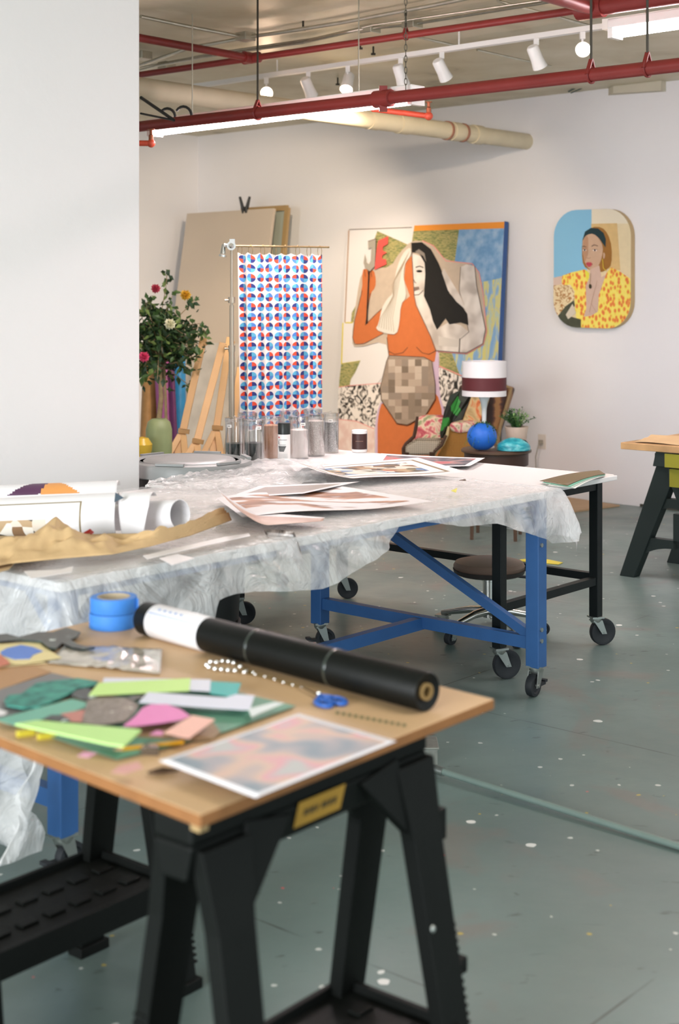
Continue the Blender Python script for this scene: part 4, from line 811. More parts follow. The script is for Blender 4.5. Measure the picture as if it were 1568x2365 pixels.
mb = MB(); mb.lathe([(r*.98, .144), (r*.98, .196), (r*.9, .2), (.0001, .2)], (0, 0, 0), 30); mesh_obj('cap', mb, mat('black_cap', '#1b1f1d', .4), t)
mb = MB()
def onc(a0, a1, z0, z1, mi, skew=0):
    mb.mi = mi; n = 5; R_ = r+.0006
    for i in range(n):
        u0 = -math.pi/2+a0+(a1-a0)*i/n; u1 = -math.pi/2+a0+(a1-a0)*(i+1)/n; mb.poly([(R_*math.cos(u0), R_*math.sin(u0), z0), (R_*math.cos(u1), R_*math.sin(u1), z0), (R_*math.cos(u1), R_*math.sin(u1), z1), (R_*math.cos(u0), R_*math.sin(u0), z1)])
onc(-1.0, -.75, .126, .134, 1); onc(-1.0, .5, .117, .119, 0); onc(-.9, .3, .093, .0945, 0)
onc(-1.0, -.8, .111, .1135, 0); onc(-1.0, -.93, .1, .111, 0); onc(-1.0, -.8, .104, .106, 0); onc(-.86, -.8, .098, .104, 0); onc(-1.0, -.8, .098, .1, 0)
for k in range(5): onc(-1.0+.05*k, .35-.08*k, .083-.0055*k, .0875-.0055*k, 0)
for k in range(4): onc(-1.0, .6, .03+.006*k, .031+.006*k, 2)
mesh_obj('label_print', mb, [mat('label_black', '#2a2a2c', .5), mat('label_red', '#c0393a', .5), mat('label_grey', '#8f8f92', .5)], t, recalc=False)
Y = 7.53; X = (830-CX)/F*Y; r = .042; t = thing('candle', 'white glass candle with a dark brown label on the white table', 'candle', (X, Y, ZK))
mb = MB(); mb.lathe([(r*.9, 0), (r, .006), (r, .115), (r-.003, .117), (r-.003, .095), (.0001, .095)], (0, 0, 0), 36); mesh_obj('glass_cup', mb, mat('milky_glass', '#e9e2e0', .12, coat=.5), t)
mb = MB(); n = 16
for i in range(n): u0 = -math.pi/2-1.2+2.4*i/n; u1 = u0+2.4/n; R_ = r+.0006; mb.poly([(R_*math.cos(u0), R_*math.sin(u0), .016), (R_*math.cos(u1), R_*math.sin(u1), .016), (R_*math.cos(u1), R_*math.sin(u1), .098), (R_*math.cos(u0), R_*math.sin(u0), .098)])
mb.mi = 1
for i in range(5): u0 = -math.pi/2-.5+.2*i; u1 = u0+.15; R_ = r+.001; mb.poly([(R_*math.cos(u0), R_*math.sin(u0), .058), (R_*math.cos(u1), R_*math.sin(u1), .058), (R_*math.cos(u1), R_*math.sin(u1), .061), (R_*math.cos(u0), R_*math.sin(u0), .061)])
mesh_obj('label', mb, [mat('dark_brown_label', '#3c201c', .45), mat('label_fine_print', '#8b6a5c', .5)], t, recalc=False)
# ---------------------------------------------------------------- pictures
def clip_poly(sub, clp):
    out = sub
    for i in range(len(clp)):
        a = clp[i]; b = clp[(i+1) % len(clp)]; inp = out; out = []
        if not inp: break
        ins = lambda p: (b[0]-a[0])*(p[1]-a[1])-(b[1]-a[1])*(p[0]-a[0]) >= -1e-9
        def inter(p, q):
            dx, dy = q[0]-p[0], q[1]-p[1]; ex, ey = b[0]-a[0], b[1]-a[1]; den = ex*dy-ey*dx
            t = (ey*(p[0]-a[0])-ex*(p[1]-a[1]))/den if abs(den) > 1e-12 else 0; return (p[0]+dx*t, p[1]+dy*t)
        s_ = inp[-1]
        for e_ in inp:
            if ins(e_):
                if not ins(s_): out.append(inter(s_, e_))
                out.append(e_)
            elif ins(s_): out.append(inter(s_, e_))
            s_ = e_
    return out
class Art:
    def __init__(s, org, ux, uy, clip, k, ox, oy):
        s.o = org; s.ux = ux; s.uy = uy; s.n = ux.cross(uy).normalized()
        if s.n.dot(Vector((0, -1, 0))) < 0: s.n = -s.n
        s.clip = clip; s.k = k; s.ox = ox; s.oy = oy; s.mb = MB(); s.mats = []; s.lay = 1
    def loc(s, x, y):
        q = PP(s.ox+x/s.k, s.oy+y/s.k, s.o, s.n)-s.o; return (q.dot(s.ux), q.dot(s.uy))
    def put(s, pts2, m):
        p = clip_poly(pts2, s.clip)
        if len(p) < 3: return
        if m not in s.mats: s.mats.append(m)
        s.mb.mi = s.mats.index(m); s.mb.poly([s.o+s.ux*a+s.uy*b+s.n*(.0004*s.lay) for a, b in p]); s.lay += 1
    def poly(s, pts, m, smooth=0):
        for _ in range(smooth):
            q = []
            for i in range(len(pts)):
                a, b = pts[i], pts[(i+1) % len(pts)]; q += [(a[0]*.75+b[0]*.25, a[1]*.75+b[1]*.25), (a[0]*.25+b[0]*.75, a[1]*.25+b[1]*.75)]
            pts = q
        s.put([s.loc(x, y) for x, y in pts], m)
    def line(s, pts, w_, m):
        for (x0, y0), (x1, y1) in zip(pts, pts[1:]):
            dx, dy = x1-x0, y1-y0; L = math.hypot(dx, dy) or 1; nx, ny = -dy/L*w_/2, dx/L*w_/2; ex, ey = dx/L*w_*.3, dy/L*w_*.3; l = s.lay
            s.poly([(x0+nx-ex, y0+ny-ey), (x1+nx+ex, y1+ny+ey), (x1-nx+ex, y1-ny+ey), (x0-nx-ex, y0-ny-ey)], m); s.lay = l
        s.lay += 1
    def ell(s, x, y, rx, ry, m): s.poly([(x+rx*math.cos(a), y+ry*math.sin(a)) for a in [math.pi*2*i/14 for i in range(14)]], m)
def flatm(col, r=.5, var=0, sc=20): return mat('paint_'+col[1:], col, r, var=var, scale=sc)
TOPZ = 2.24
pt0 = wall_pt(2.98, 0, .175); pt1 = wall_pt(2.98, TOPZ, 0); uy = (pt1-pt0).normalized(); ux = -WD; Wp = 2.98-1.226; Hp = (pt1-pt0).length
clip = [(0, 0), (Wp, 0), (Wp, Hp), (0, Hp)]
art = Art(pt0, ux, uy, clip, 3.136, 760, 480)
WHT = flatm('#e6e2e2'); ORG = flatm('#c8703e', .6, .04); OR2 = flatm('#f29a3c'); LINE = flatm('#4e3b30'); TAU = flatm('#c4b3a2', .6, .05); PINK = flatm('#e79a94'); LIL = flatm('#cdb6cf')
HATCH = ramp_mat('green_hatch', 'noise', [(.38, '#6c7a48'), (.5, '#9a9a66'), (.58, '#c2ae74'), (.68, '#7d8850')], 26, .6, stretch=(1, 1, 5), dist=.6)
BLUEP = ramp_mat('blue_wash', 'noise', [(.35, '#6f9cc9'), (.5, '#86add4'), (.7, '#a4c0dc')], 14, .6); BLYE = ramp_mat('blue_yellow_wash', 'noise', [(.40, '#86add4'), (.49, '#a9c0cc'), (.53, '#d9cf7a'), (.66, '#b9c9bb')], 9, .6, stretch=(2.6, 2.6, .55), dist=.8)
BW = ramp_mat('ink_foliage', 'noise', [(.40, '#2a2724'), (.46, '#8f8780'), (.52, '#ece4de'), (.7, '#ece4de')], 11, .6, dist=2.5, detail=3)
GREY1 = ramp_mat('photo_grey', 'noise', [(.3, '#b5aca6'), (.5, '#d6cec9'), (.7, '#e6dfda')], 7, .5, dist=.3, detail=1); INK = flatm('#1d1b19', .5, .1); SKE = flatm('#5d5450')
art.put(clip, WHT)
art.poly([(618, 128), (1290, 100), (1290, 150), (612, 168)], OR2); art.poly([(612, 168), (942, 158), (910, 460), (590, 320)], HATCH)
art.poly([(350, 168), (590, 275), (560, 420), (330, 440), (325, 240)], HATCH); art.poly([(942, 158), (1290, 148), (1290, 500), (1000, 560), (900, 470)], BLUEP)
art.poly([(1290, 500), (1290, 1240), (960, 1240), (860, 1180), (1000, 560)], BLYE); art.poly([(200, 700), (215, 780), (210, 830), (160, 830), (165, 760)], HATCH)
art.line([(148, 158), (600, 142)], 5, LINE); art.line([(120, 832), (170, 832)], 8, flatm('#dccb3c')); art.line([(102, 835), (92, 1130), (240, 1108)], 8, flatm('#dccb3c'))
art.poly([(150, 160), (140, 165), (112, 830), (120, 830)], flatm('#b59a86'))
art.poly([(90, 1130), (245, 1105), (160, 1240), (150, 1290), (70, 1300)], HATCH); art.poly([(800, 1020), (880, 1020), (960, 1240), (800, 1150)], HATCH)
art.poly([(68, 1300), (390, 1270), (360, 1480), (330, 1600), (60, 1530)], BW); art.poly([(150, 1290), (230, 1280), (390, 1270), (440, 1060), (400, 950), (260, 1040)], WHT, 1)
art.poly([(790, 1150), (960, 1225), (1010, 1300), (1000, 1500), (840, 1500), (790, 1330)], BW); art.line([(795, 1145), (960, 1215), (1000, 1225)], 9, PINK); art.line([(72, 1300), (150, 1288), (390, 1270)], 5, PINK)
art.poly([(62, 1530), (200, 1545), (330, 1600), (345, 2300), (40, 2300)], ramp_mat('pink_wash', 'noise', [(.35, '#e3c3bb'), (.6, '#efdbd3')], 12, .6)); art.line([(62, 1530), (200, 1545), (330, 1600)], 6, PINK)
# taupe halo round the figure
halo = [(600, 238), (680, 240), (760, 275), (850, 385), (1040, 405), (1090, 470), (1120, 620), (1145, 900), (1120, 990), (1000, 1058), (780, 1040), (760, 1080), (440, 1080), (410, 960), (200, 1018), (165, 970), (205, 640), (240, 460), (330, 440), (450, 430), (510, 330)]
art.poly(halo, TAU, 1); art.line(halo[1:12], 7, PINK)
# body
art.poly([(385, 1390), (350, 1480), (335, 1600), (350, 2300), (880, 2300), (850, 1500), (800, 1340), (800, 1030), (760, 1040), (755, 1330), (560, 1420)], LIL, 1)
art.poly([(390, 1400), (365, 1480), (352, 1600), (368, 2300), (850, 2300), (830, 1500), (785, 1330), (700, 1330), (560, 1420)], ORG, 1)
art.poly([(606, 345), (626, 632), (640, 705), (745, 930), (782, 1035), (770, 1115), (440, 1080), (425, 950), (430, 900), (520, 700), (590, 640), (548, 520), (560, 400)], ORG)
art.poly([(245, 450), (275, 440), (330, 450), (345, 520), (340, 580), (305, 620), (268, 845), (350, 760), (440, 690), (440, 880), (400, 910), (260, 985), (190, 990), (174, 940), (190, 820), (245, 600)], ORG, 1)
art.line([(305, 620), (268, 850), (350, 765), (400, 720)], 4, LINE); art.line([(245, 600), (190, 820), (176, 940), (192, 990), (260, 985), (400, 910)], 4, LINE); art.line([(425, 940), (440, 1075)], 4, LINE)
art.line([(440, 1040), (480, 1062), (540, 1050), (575, 1012)], 4, LINE); art.line([(640, 1010), (680, 1050), (730, 1062), (780, 1035)], 4, LINE)
for x in (262, 285, 308): art.line([(x, 445), (x+8, 500)], 3, LINE)
# photographic half
art.poly([(606, 330), (700, 360), (705, 560), (690, 600), (760, 720), (790, 880), (785, 1035), (745, 930), (640, 705), (626, 632)], GREY1)
art.poly([(790, 880), (870, 830), (960, 850), (1020, 900), (985, 700), (950, 600), (960, 430), (1000, 412), (1062, 425), (1075, 560), (1140, 880), (1120, 985), (1000, 1052), (785, 1035)], GREY1); art.line([(960, 430), (950, 600), (1020, 900), (960, 950)], 4, SKE); art.line([(1062, 425), (1075, 560), (1140, 880), (1120, 985), (1000, 1052), (785, 1035)], 5, SKE); art.line([(955, 950), (950, 1045)], 8, SKE)
art.poly([(800, 930), (950, 960), (940, 1010), (800, 1000)], flatm('#cfc8c2'))
art.poly([(606, 255), (680, 250), (745, 300), (800, 400), (850, 520), (880, 620), (960, 700), (1010, 770), (1018, 850), (960, 830), (880, 845), (850, 800), (790, 885), (760, 820), (740, 740), (695, 640), (705, 480), (700, 400), (660, 330), (606, 322)], INK)
art.poly([(840, 440), (960, 640), (1000, 740), (930, 680), (870, 600), (825, 470)], GREY1); art.poly([(630, 320), (690, 350), (712, 395), (700, 330), (660, 300)], flatm('#8a817a'))
art.ell(662, 460, 22, 9, INK); art.line([(638, 432), (665, 424), (692, 434)], 6, INK); art.line([(622, 520), (630, 540), (640, 545)], 4, SKE); art.poly([(624, 575), (660, 572), (664, 590), (626, 605)], flatm('#7d6c66')); art.line([(626, 632), (660, 630), (690, 600)], 4, SKE)
art.line([(606, 255), (626, 632), (640, 705), (745, 930), (782, 1035)], 4, SKE)
# pale locks
lk = [(602, 285), (560, 310), (520, 380), (490, 480), (475, 620), (430, 660), (390, 730), (370, 840), (345, 880), (420, 912), (500, 920), (520, 840), (530, 700), (572, 650), (560, 560), (548, 480), (560, 400), (606, 345)]
art.poly(lk, flatm('#dcd8d0'), 1)
for k in range(7): art.line([(590-12*k, 320+22*k), (535-11*k, 450+18*k), (500-10*k+k*k, 640), (470-14*k, 800), (480-18*k, 900-6*k)], 3, flatm('#a99a86'))
# letters held on a stick
art.poly([(297, 455), (307, 455), (290, 840), (279, 840)], INK)
art.poly([(295, 245), (352, 225), (350, 330), (345, 425), (310, 462), (275, 440), (262, 400), (272, 335), (285, 395), (300, 410), (314, 385), (318, 290), (296, 300)], flatm('#a8a094')); art.line([(295, 245), (352, 225), (350, 330), (345, 425), (310, 462)], 4, LINE)
art.poly([(368, 240), (440, 208), (438, 262), (402, 285), (400, 312), (432, 325), (398, 345), (396, 372), (425, 375), (428, 410), (342, 450), (358, 300)], flatm('#ee5a52'))
# mosaic patch
patch = [(448, 1070), (700, 1082), (757, 1112), (782, 1280), (782, 1385), (712, 1500), (580, 1572), (505, 1560), (392, 1392), (384, 1300), (430, 1110)]
art.poly(patch, flatm('#9a897b', .6, .1)); rnd = random.Random(3)
def inpoly(x, y, pg):
    c = False; j = len(pg)-1
    for i in range(len(pg)):
        if (pg[i][1] > y) != (pg[j][1] > y) and x < (pg[j][0]-pg[i][0])*(y-pg[i][1])/(pg[j][1]-pg[i][1])+pg[i][0]: c = not c
        j = i
    return c
cols = ['#8b7c6e', '#b3a294', '#a39183', '#7b6d60', '#c2b3a6', '#93857a']
for iy in range(10):
    for ix in range(8):
        x = 395+ix*48; y = 1100+iy*48
        if all(inpoly(a, b, patch) for a, b in ((x, y), (x+48, y), (x+48, y+48), (x, y+48))):
            l = art.lay; dark = (iy > 6); art.poly([(x, y), (x+48, y+rnd.choice((-2, 2))), (x+48, y+48), (x, y+48)], flatm(rnd.choice(cols[:4] if dark else cols))); art.lay = l
art.lay += 1; art.line(patch+[patch[0]], 4, LINE)
t = thing('large_painting', 'large collage painting of a half orange, half photographic woman leaning on the wall', 'painting', (pt0+ux*Wp/2))
mb = MB(); n = art.n; q = [pt0, pt0+ux*Wp, pt0+ux*Wp+uy*Hp, pt0+uy*Hp]; mb.prism([v-n*.001 for v in q], -n*.056); mesh_obj('stretcher_frame', mb, mat('blue_canvas_edge', '#2c5490', .5), t, True)
mesh_obj('painted_canvas', art.mb, art.mats, t, True, recalc=False)
# oval-cornered portrait
pn = WN; pp = wall_pt(0, 0, -.03)
tl = PP(1279, 620, pp, pn); tr = PP(1457, 620, pp, pn); zt_ = PP(1368, 482, pp, pn).z; zb_ = PP(1368, 756, pp, pn).z
o_ = Vector((tl.x, tl.y, zb_)); ux2 = (tr-tl).normalized(); w2 = (tr-tl).length; h2 = zt_-zb_; r_ = w2*.30; cl = []
for cx_, cy_, a0 in ((w2-r_, r_, -90), (w2-r_, h2-r_, 0), (r_, h2-r_, 90), (r_, r_, 180)):
    for i in range(9): a = math.radians(a0+i*90/8); cl.append((cx_+r_*math.cos(a), cy_+r_*math.sin(a)))
pa = Art(o_, ux2, Vector((0, 0, 1)), cl, 4.78, 1240, 450)
pa.put(cl, flatm('#e3d0a8', .5, .03)); pa.poly([(100, 100), (622, 100), (615, 350), (560, 830), (150, 930), (100, 900)], flatm('#86bede')); pa.poly([(620, 100), (1100, 100), (1100, 300), (618, 312)], flatm('#e8dcc4')); pa.poly([(615, 312), (900, 300), (930, 820), (760, 800), (612, 500)], flatm('#d8b67c', .5, .05))
BRN = flatm('#9c6a2c', .5, .06); FACE = flatm('#c9a78c', .5, .05); FACD = flatm('#a88468')
pa.poly([(620, 345), (730, 345), (800, 420), (840, 560), (835, 760), (790, 810), (720, 850), (600, 830), (520, 780), (505, 640), (520, 440)], BRN, 1)
pa.poly([(520, 480), (545, 400), (610, 357), (690, 362), (750, 410), (775, 480), (770, 570), (700, 470), (620, 420), (560, 440), (525, 500)], flatm('#17343a'))
pa.poly([(525, 480), (570, 430), (640, 420), (700, 470), (745, 560), (730, 680), (690, 780), (630, 835), (585, 815), (545, 760), (520, 660), (512, 560)], FACE, 1); pa.poly([(525, 480), (580, 430), (580, 600), (540, 760), (520, 660)], flatm('#b98e70'), 1)
pa.poly([(745, 620), (766, 640), (760, 690), (742, 700)], FACE, 1)
pa.poly([(600, 815), (700, 770), (720, 900), (790, 860), (700, 1080), (670, 1300), (530, 1340), (545, 1000), (590, 900)], flatm('#cfb2a2', .5, .04))
ROBE = ramp_mat('yellow_orange_robe', 'voronoi', [(.0, '#dd6a3c'), (.36, '#ea8a40'), (.50, '#f2dc5c'), (1, '#f4e47c')], 30, .5, stretch=(1.2, 1.2, .8))
pa.poly([(290, 890), (400, 850), (545, 815), (590, 900), (548, 1000), (550, 1250), (520, 1340), (600, 1330), (680, 1280), (690, 1100), (780, 850), (830, 790), (920, 830), (1100, 950), (1100, 1600), (480, 1600), (430, 1300), (420, 1060), (280, 980)], ROBE); pa.poly([(540, 815), (590, 860), (570, 950), (545, 880)], flatm('#e6e04a'))
pa.poly([(150, 925), (280, 895), (285, 985), (150, 1010)], flatm('#d9bfb0')); pa.poly([(150, 1000), (380, 990), (425, 1060), (415, 1170), (240, 1330), (150, 1250)], ramp_mat('leopard_print', 'noise', [(.42, '#b07a44'), (.5, '#e3cfa4'), (.7, '#ead9b4')], 28, .5, dist=1.5)); pa.poly([(415, 1160), (425, 1220), (340, 1330), (490, 1370), (490, 1470), (300, 1470), (235, 1340), (320, 1230)], flatm('#4a4c3c', .6, .2)); pa.poly([(400, 1200), (440, 1300), (350, 1370), (325, 1320)], flatm('#d4c9b6'))
LB = flatm('#3a241c'); pa.ell(542, 603, 20, 11, flatm('#f0e4dc')); pa.ell(655, 603, 24, 12, flatm('#f0e4dc')); pa.ell(543, 603, 9, 11, LB); pa.ell(655, 603, 10, 12, LB); pa.line([(515, 570), (535, 560), (560, 570)], 6, LB); pa.line([(622, 560), (650, 543), (690, 556)], 6, LB); pa.line([(520, 592), (562, 598)], 4, LB); pa.line([(630, 594), (685, 596)], 4, LB)
pa.line([(560, 680), (575, 694), (592, 696), (610, 686)], 5, FACD); pa.line([(582, 600), (572, 670)], 4, FACD); pa.poly([(553, 750), (575, 735), (592, 740), (610, 735), (630, 755), (605, 788), (575, 788)], flatm('#c04a55'), 1); pa.line([(556, 757), (628, 757)], 3, flatm('#7a2530')); pa.line([(742, 700), (750, 800), (785, 830)], 7, flatm('#dfc23e')); pa.line([(610, 860), (600, 980)], 4, flatm('#8a6a3c')); pa.ell(603, 1003, 16, 26, flatm('#3b3420')); pa.line([(680, 940), (620, 1160), (590, 1290)], 3, FACD); pa.line([(610, 1190), (665, 1285)], 3, FACD)
t = thing('portrait_panel', 'round-cornered portrait panel of a woman in a yellow robe hung on the back wall', 'painting', o_+ux2*w2/2)
mb = MB(); mb.prism([o_+ux2*a+Vector((0, 0, b))-pn*.0005 for a, b in cl], -pn*.056); mesh_obj('panel_edge', mb, mat('pale_wood_edge', '#bfa477', .55, var=.05), t, True); mesh_obj('painted_face', pa.mb, pa.mats, t, True, recalc=False)
# ---------------------------------------------------------------- big boards leaning in the corner
def leaning(px0, px1, t_px_y, dt, db, th, m, label, name, edge=None, zb=0):
    n_ = WN; top = wall_pt(0, 0, dt); a = PP(px0, t_px_y, top, n_); b = PP(px1, t_px_y, top, n_); z = PP((px0+px1)/2, t_px_y, top, n_).z
    A_ = Vector((a.x, a.y, z)); B_ = Vector((b.x, b.y, z)); sh = WN*(db-dt); A0 = Vector((a.x, a.y, zb))+sh; B0 = Vector((b.x, b.y, zb))+sh
    nn = (B_-A_).cross(A0-A_).normalized(); nn = nn if nn.dot(WN) > 0 else -nn
    mb = MB(); mb.prism([A0, B0, B_, A_], -nn*th); o = mesh_obj(name, mb, m); return tag(o, label, 'board'), A_, B_
BOARD = mat('primed_board', '#c2b3a2', .6, var=.03, scale=2)
o, A_, B_ = leaning(432, 632, 487, .34, .75, .03, BOARD, 'large plain beige board leaning in the corner behind the curtain stand', 'leaning_board')
t = thing('framed_panel', 'tall greenish panel in a thin wooden frame behind the big beige board', 'board', wall_pt(3.9))
def frp(px, py, d): return PP(px, py, wall_pt(0, 0, d), WN)
a = frp(560, 481, .16); b = frp(666, 481, .16); z1 = frp(650, 481, .16).z; sh = WN*.3
mb = MB(); q = [Vector((a.x, a.y, 0))+sh, Vector((b.x, b.y, 0))+sh, Vector((b.x, b.y, z1)), Vector((a.x, a.y, z1))]; mb.prism(q, -WN*.02); mesh_obj('panel', mb, mat('grey_green_glass', '#a8b0a4', .3), t, True)
mb = MB(); f = WN*.01
for i, j in ((1, 2), (2, 3), (3, 0)): mb.bar(q[i]+f, q[j]+f, .05, .03, WN)
mesh_obj('frame', mb, mat('thin_wood_frame', '#a88c60', .5), t, True)
# clamp
q = (A_+(B_-A_)*.68); t = thing('spring_clamp', 'black spring clamp biting the top edge of the beige board', 'clamp', q)
for s in (-1, 1):
    mb = MB(); mb.tube([q+Vector((s*.015, -.02*s, -.03)), q+Vector((s*.02, -.01*s, .02)), q+Vector((s*.048, -.02*s, .125))], [.014, .018, .012], 8); mesh_obj('jaw', mb, mat('black_clamp', '#1a1b1a', .45), t, True)
mb = MB(); mb.ball(q+Vector((0, 0, .01)), .022, 10); mesh_obj('spring', mb, MATS['black_clamp'], t, True)
# ---------------------------------------------------------------- stand and patterned curtain
Y = 8.1; c = Vector(((535-CX)/F*Y, Y, 0)); t = thing('light_stand', 'chrome telescopic stand on wheels holding the curtain rod', 'stand', c); CH2 = mat('worn_chrome', '#b7aa98', .3, metal=.85)
zz = lambda py: EYE-(py-HY)/F*Y
mb = MB(); mb.tube([(0, 0, .1), (0, 0, zz(810))], .017, 14); mb.tube([(0, 0, zz(815)), (0, 0, zz(705))], .013, 14); mb.tube([(0, 0, zz(705)), (0, 0, zz(570))], .008, 12); mesh_obj('pole', mb, CH2, t)
mb = MB()
for py in (700, 812): mb.tube([(0, 0, zz(py)), (0, 0, zz(py-14))], .02, 12); mb.tube([(0, 0, zz(py-7)), (-.04, -.01, zz(py-7))], .006, 8)
mesh_obj('collar', mb, CH2, t)
mb = MB(); h = zz(568); mb.tube([(0, -.03, h), (0, .03, h)], [.026, .018], 18); mb.tube([(0, -.045, h+.004), (0, -.03, h)], [.010, .016], 12); mb.box((.004, 0, h+.014), (.03, .036, .05)); mb.tube([(-.045, -.01, h+.004), (-.02, 0, h)], .012, 12); mb.tube([(-.046, 0, h+.008), (-.05, 0, h-.045)], [.010, .016], 12); mb.tube([(-.05, 0, h-.05), (-.052, 0, h-.062)], .022, 12); mesh_obj('grip_head', mb, CHROME, t)
for k in range(3):
    a = k*2.094-.55; dx = Vector((math.cos(a), math.sin(a), 0)); mb = MB(); mb.tube([(0, 0, .3), dx*.2+Vector((0, 0, .2)), dx*.33+Vector((0, 0, .09))], .011, 8); mesh_obj('leg', mb, CH2, t); caster(t, dx.x*.33, dx.y*.33, .085, .035, a)
e = PD(760, 571, 8.35); mb = MB(); r0 = Vector((c.x, c.y, h)); mb.tube([r0, e], .0055, 10); mesh_obj('rod', mb, mat('brass_rod', '#9c8560', .35, metal=.8), t, True)
def curtain_mat():
    m = bpy.data.materials.new('quartered_dot_fabric'); m.use_nodes = True; nt = m.node_tree; b = nt.nodes['Principled BSDF']; b.inputs['Roughness'].default_value = .7; N = nt.nodes.new; L = nt.links.new
    uv = N('ShaderNodeUVMap'); sc = N('ShaderNodeVectorMath'); sc.operation = 'MULTIPLY'; sc.inputs[1].default_value = (9.6, 18.0, 1); L(uv.outputs[0], sc.inputs[0])
    fl = N('ShaderNodeVectorMath'); fl.operation = 'FLOOR'; L(sc.outputs[0], fl.inputs[0]); fr_ = N('ShaderNodeVectorMath'); fr_.operation = 'FRACTION'; L(sc.outputs[0], fr_.inputs[0])
    ce = N('ShaderNodeVectorMath'); ce.operation = 'SUBTRACT'; ce.inputs[1].default_value = (.5, .5, 0); L(fr_.outputs[0], ce.inputs[0])
    wn = N('ShaderNodeTexWhiteNoise'); wn.noise_dimensions = '2D'; L(fl.outputs[0], wn.inputs[0]); k = N('ShaderNodeMath'); k.operation = 'MULTIPLY'; k.inputs[1].default_value = 4; L(wn.outputs[0], k.inputs[0]); kf = N('ShaderNodeMath'); kf.operation = 'FLOOR'; L(k.outputs[0], kf.inputs[0]); an = N('ShaderNodeMath'); an.operation = 'MULTIPLY'; an.inputs[1].default_value = math.pi/2; L(kf.outputs[0], an.inputs[0])
    ro = N('ShaderNodeVectorRotate'); ro.rotation_type = 'Z_AXIS'; L(ce.outputs[0], ro.inputs[0]); L(an.outputs[0], ro.inputs['Angle']); sx = N('ShaderNodeSeparateXYZ'); L(ro.outputs[0], sx.inputs[0])
    gx = N('ShaderNodeMath'); gx.operation = 'GREATER_THAN'; gx.inputs[1].default_value = 0; L(sx.outputs[0], gx.inputs[0]); gy = N('ShaderNodeMath'); gy.operation = 'GREATER_THAN'; gy.inputs[1].default_value = 0; L(sx.outputs[1], gy.inputs[0])
    def mx(f, a, b_):
        q = N('ShaderNodeMix'); q.data_type = 'RGBA'; L(f, q.inputs['Factor'])
        for nm, v in (('A', a), ('B', b_)):
            if isinstance(v, str): q.inputs[nm].default_value = lin(v)
            else: L(v, q.inputs[nm])
        return q.outputs['Result']
    col = mx(gy.outputs[0], mx(gx.outputs[0], '#e8502f', '#4f86cc'), mx(gx.outputs[0], '#28377c', '#5fb6d4'))
    ln = N('ShaderNodeVectorMath'); ln.operation = 'LENGTH'; L(ce.outputs[0], ln.inputs[0]); inn = N('ShaderNodeMath'); inn.operation = 'LESS_THAN'; inn.inputs[1].default_value = .43; L(ln.outputs[1], inn.inputs[0])
    L(mx(inn.outputs[0], '#efe7e0', col), b.inputs['Base Color']); return m
ca = PD(549, 583, 8.12); cb = PD(744, 586, 8.33); Hc = 1.02
def curt(s, q):
    w_ = ca.lerp(cb, s+.004*math.sin(s*40)); drop = q*Hc; amp = .012+.008*q
    dy = amp*math.sin(s*2*math.pi*5.2+1.2*math.sin(s*9))+.02*math.exp(-((s-.83)/.03)**2)*2*(1-.3*q)+.012*math.sin(s*31+q)
    return Vector((w_.x+.0025*math.sin(s*30)+.012*q*(1-s)*1, w_.y+dy, w_.z-drop-.012*abs(math.sin(s*math.pi*8))*(1-q)**6))
mb = MB(); mb.grid(lambda s, q: curt(s, q), 160, 24)
for k_ in list(mb.uv): u, v = mb.uv[k_]; mb.uv[k_] = (u, 1-v)
t2 = thing('curtain', 'curtain printed with quartered red and blue dots hanging from the rod', 'curtain', (ca+cb)/2)
mesh_obj('fabric', mb, curtain_mat(), t2, True, recalc=False)
for i in range(8):
    s = .02+i/7*.95; p = curt(s, 0); f_ = (p.x-r0.x)/(e.x-r0.x); rp = r0.lerp(e, f_); mb = MB(); pts = [rp.lerp(p, .5)+Vector((math.cos(a)*.012, 0, math.sin(a)*(rp.z-p.z+.016)/2)) for a in [math.pi*2*j/12 for j in range(13)]]; mb.tube(pts, .0018, 6, False); mesh_obj('curtain_ring', mb, MATS['brass_rod'], t2, True)
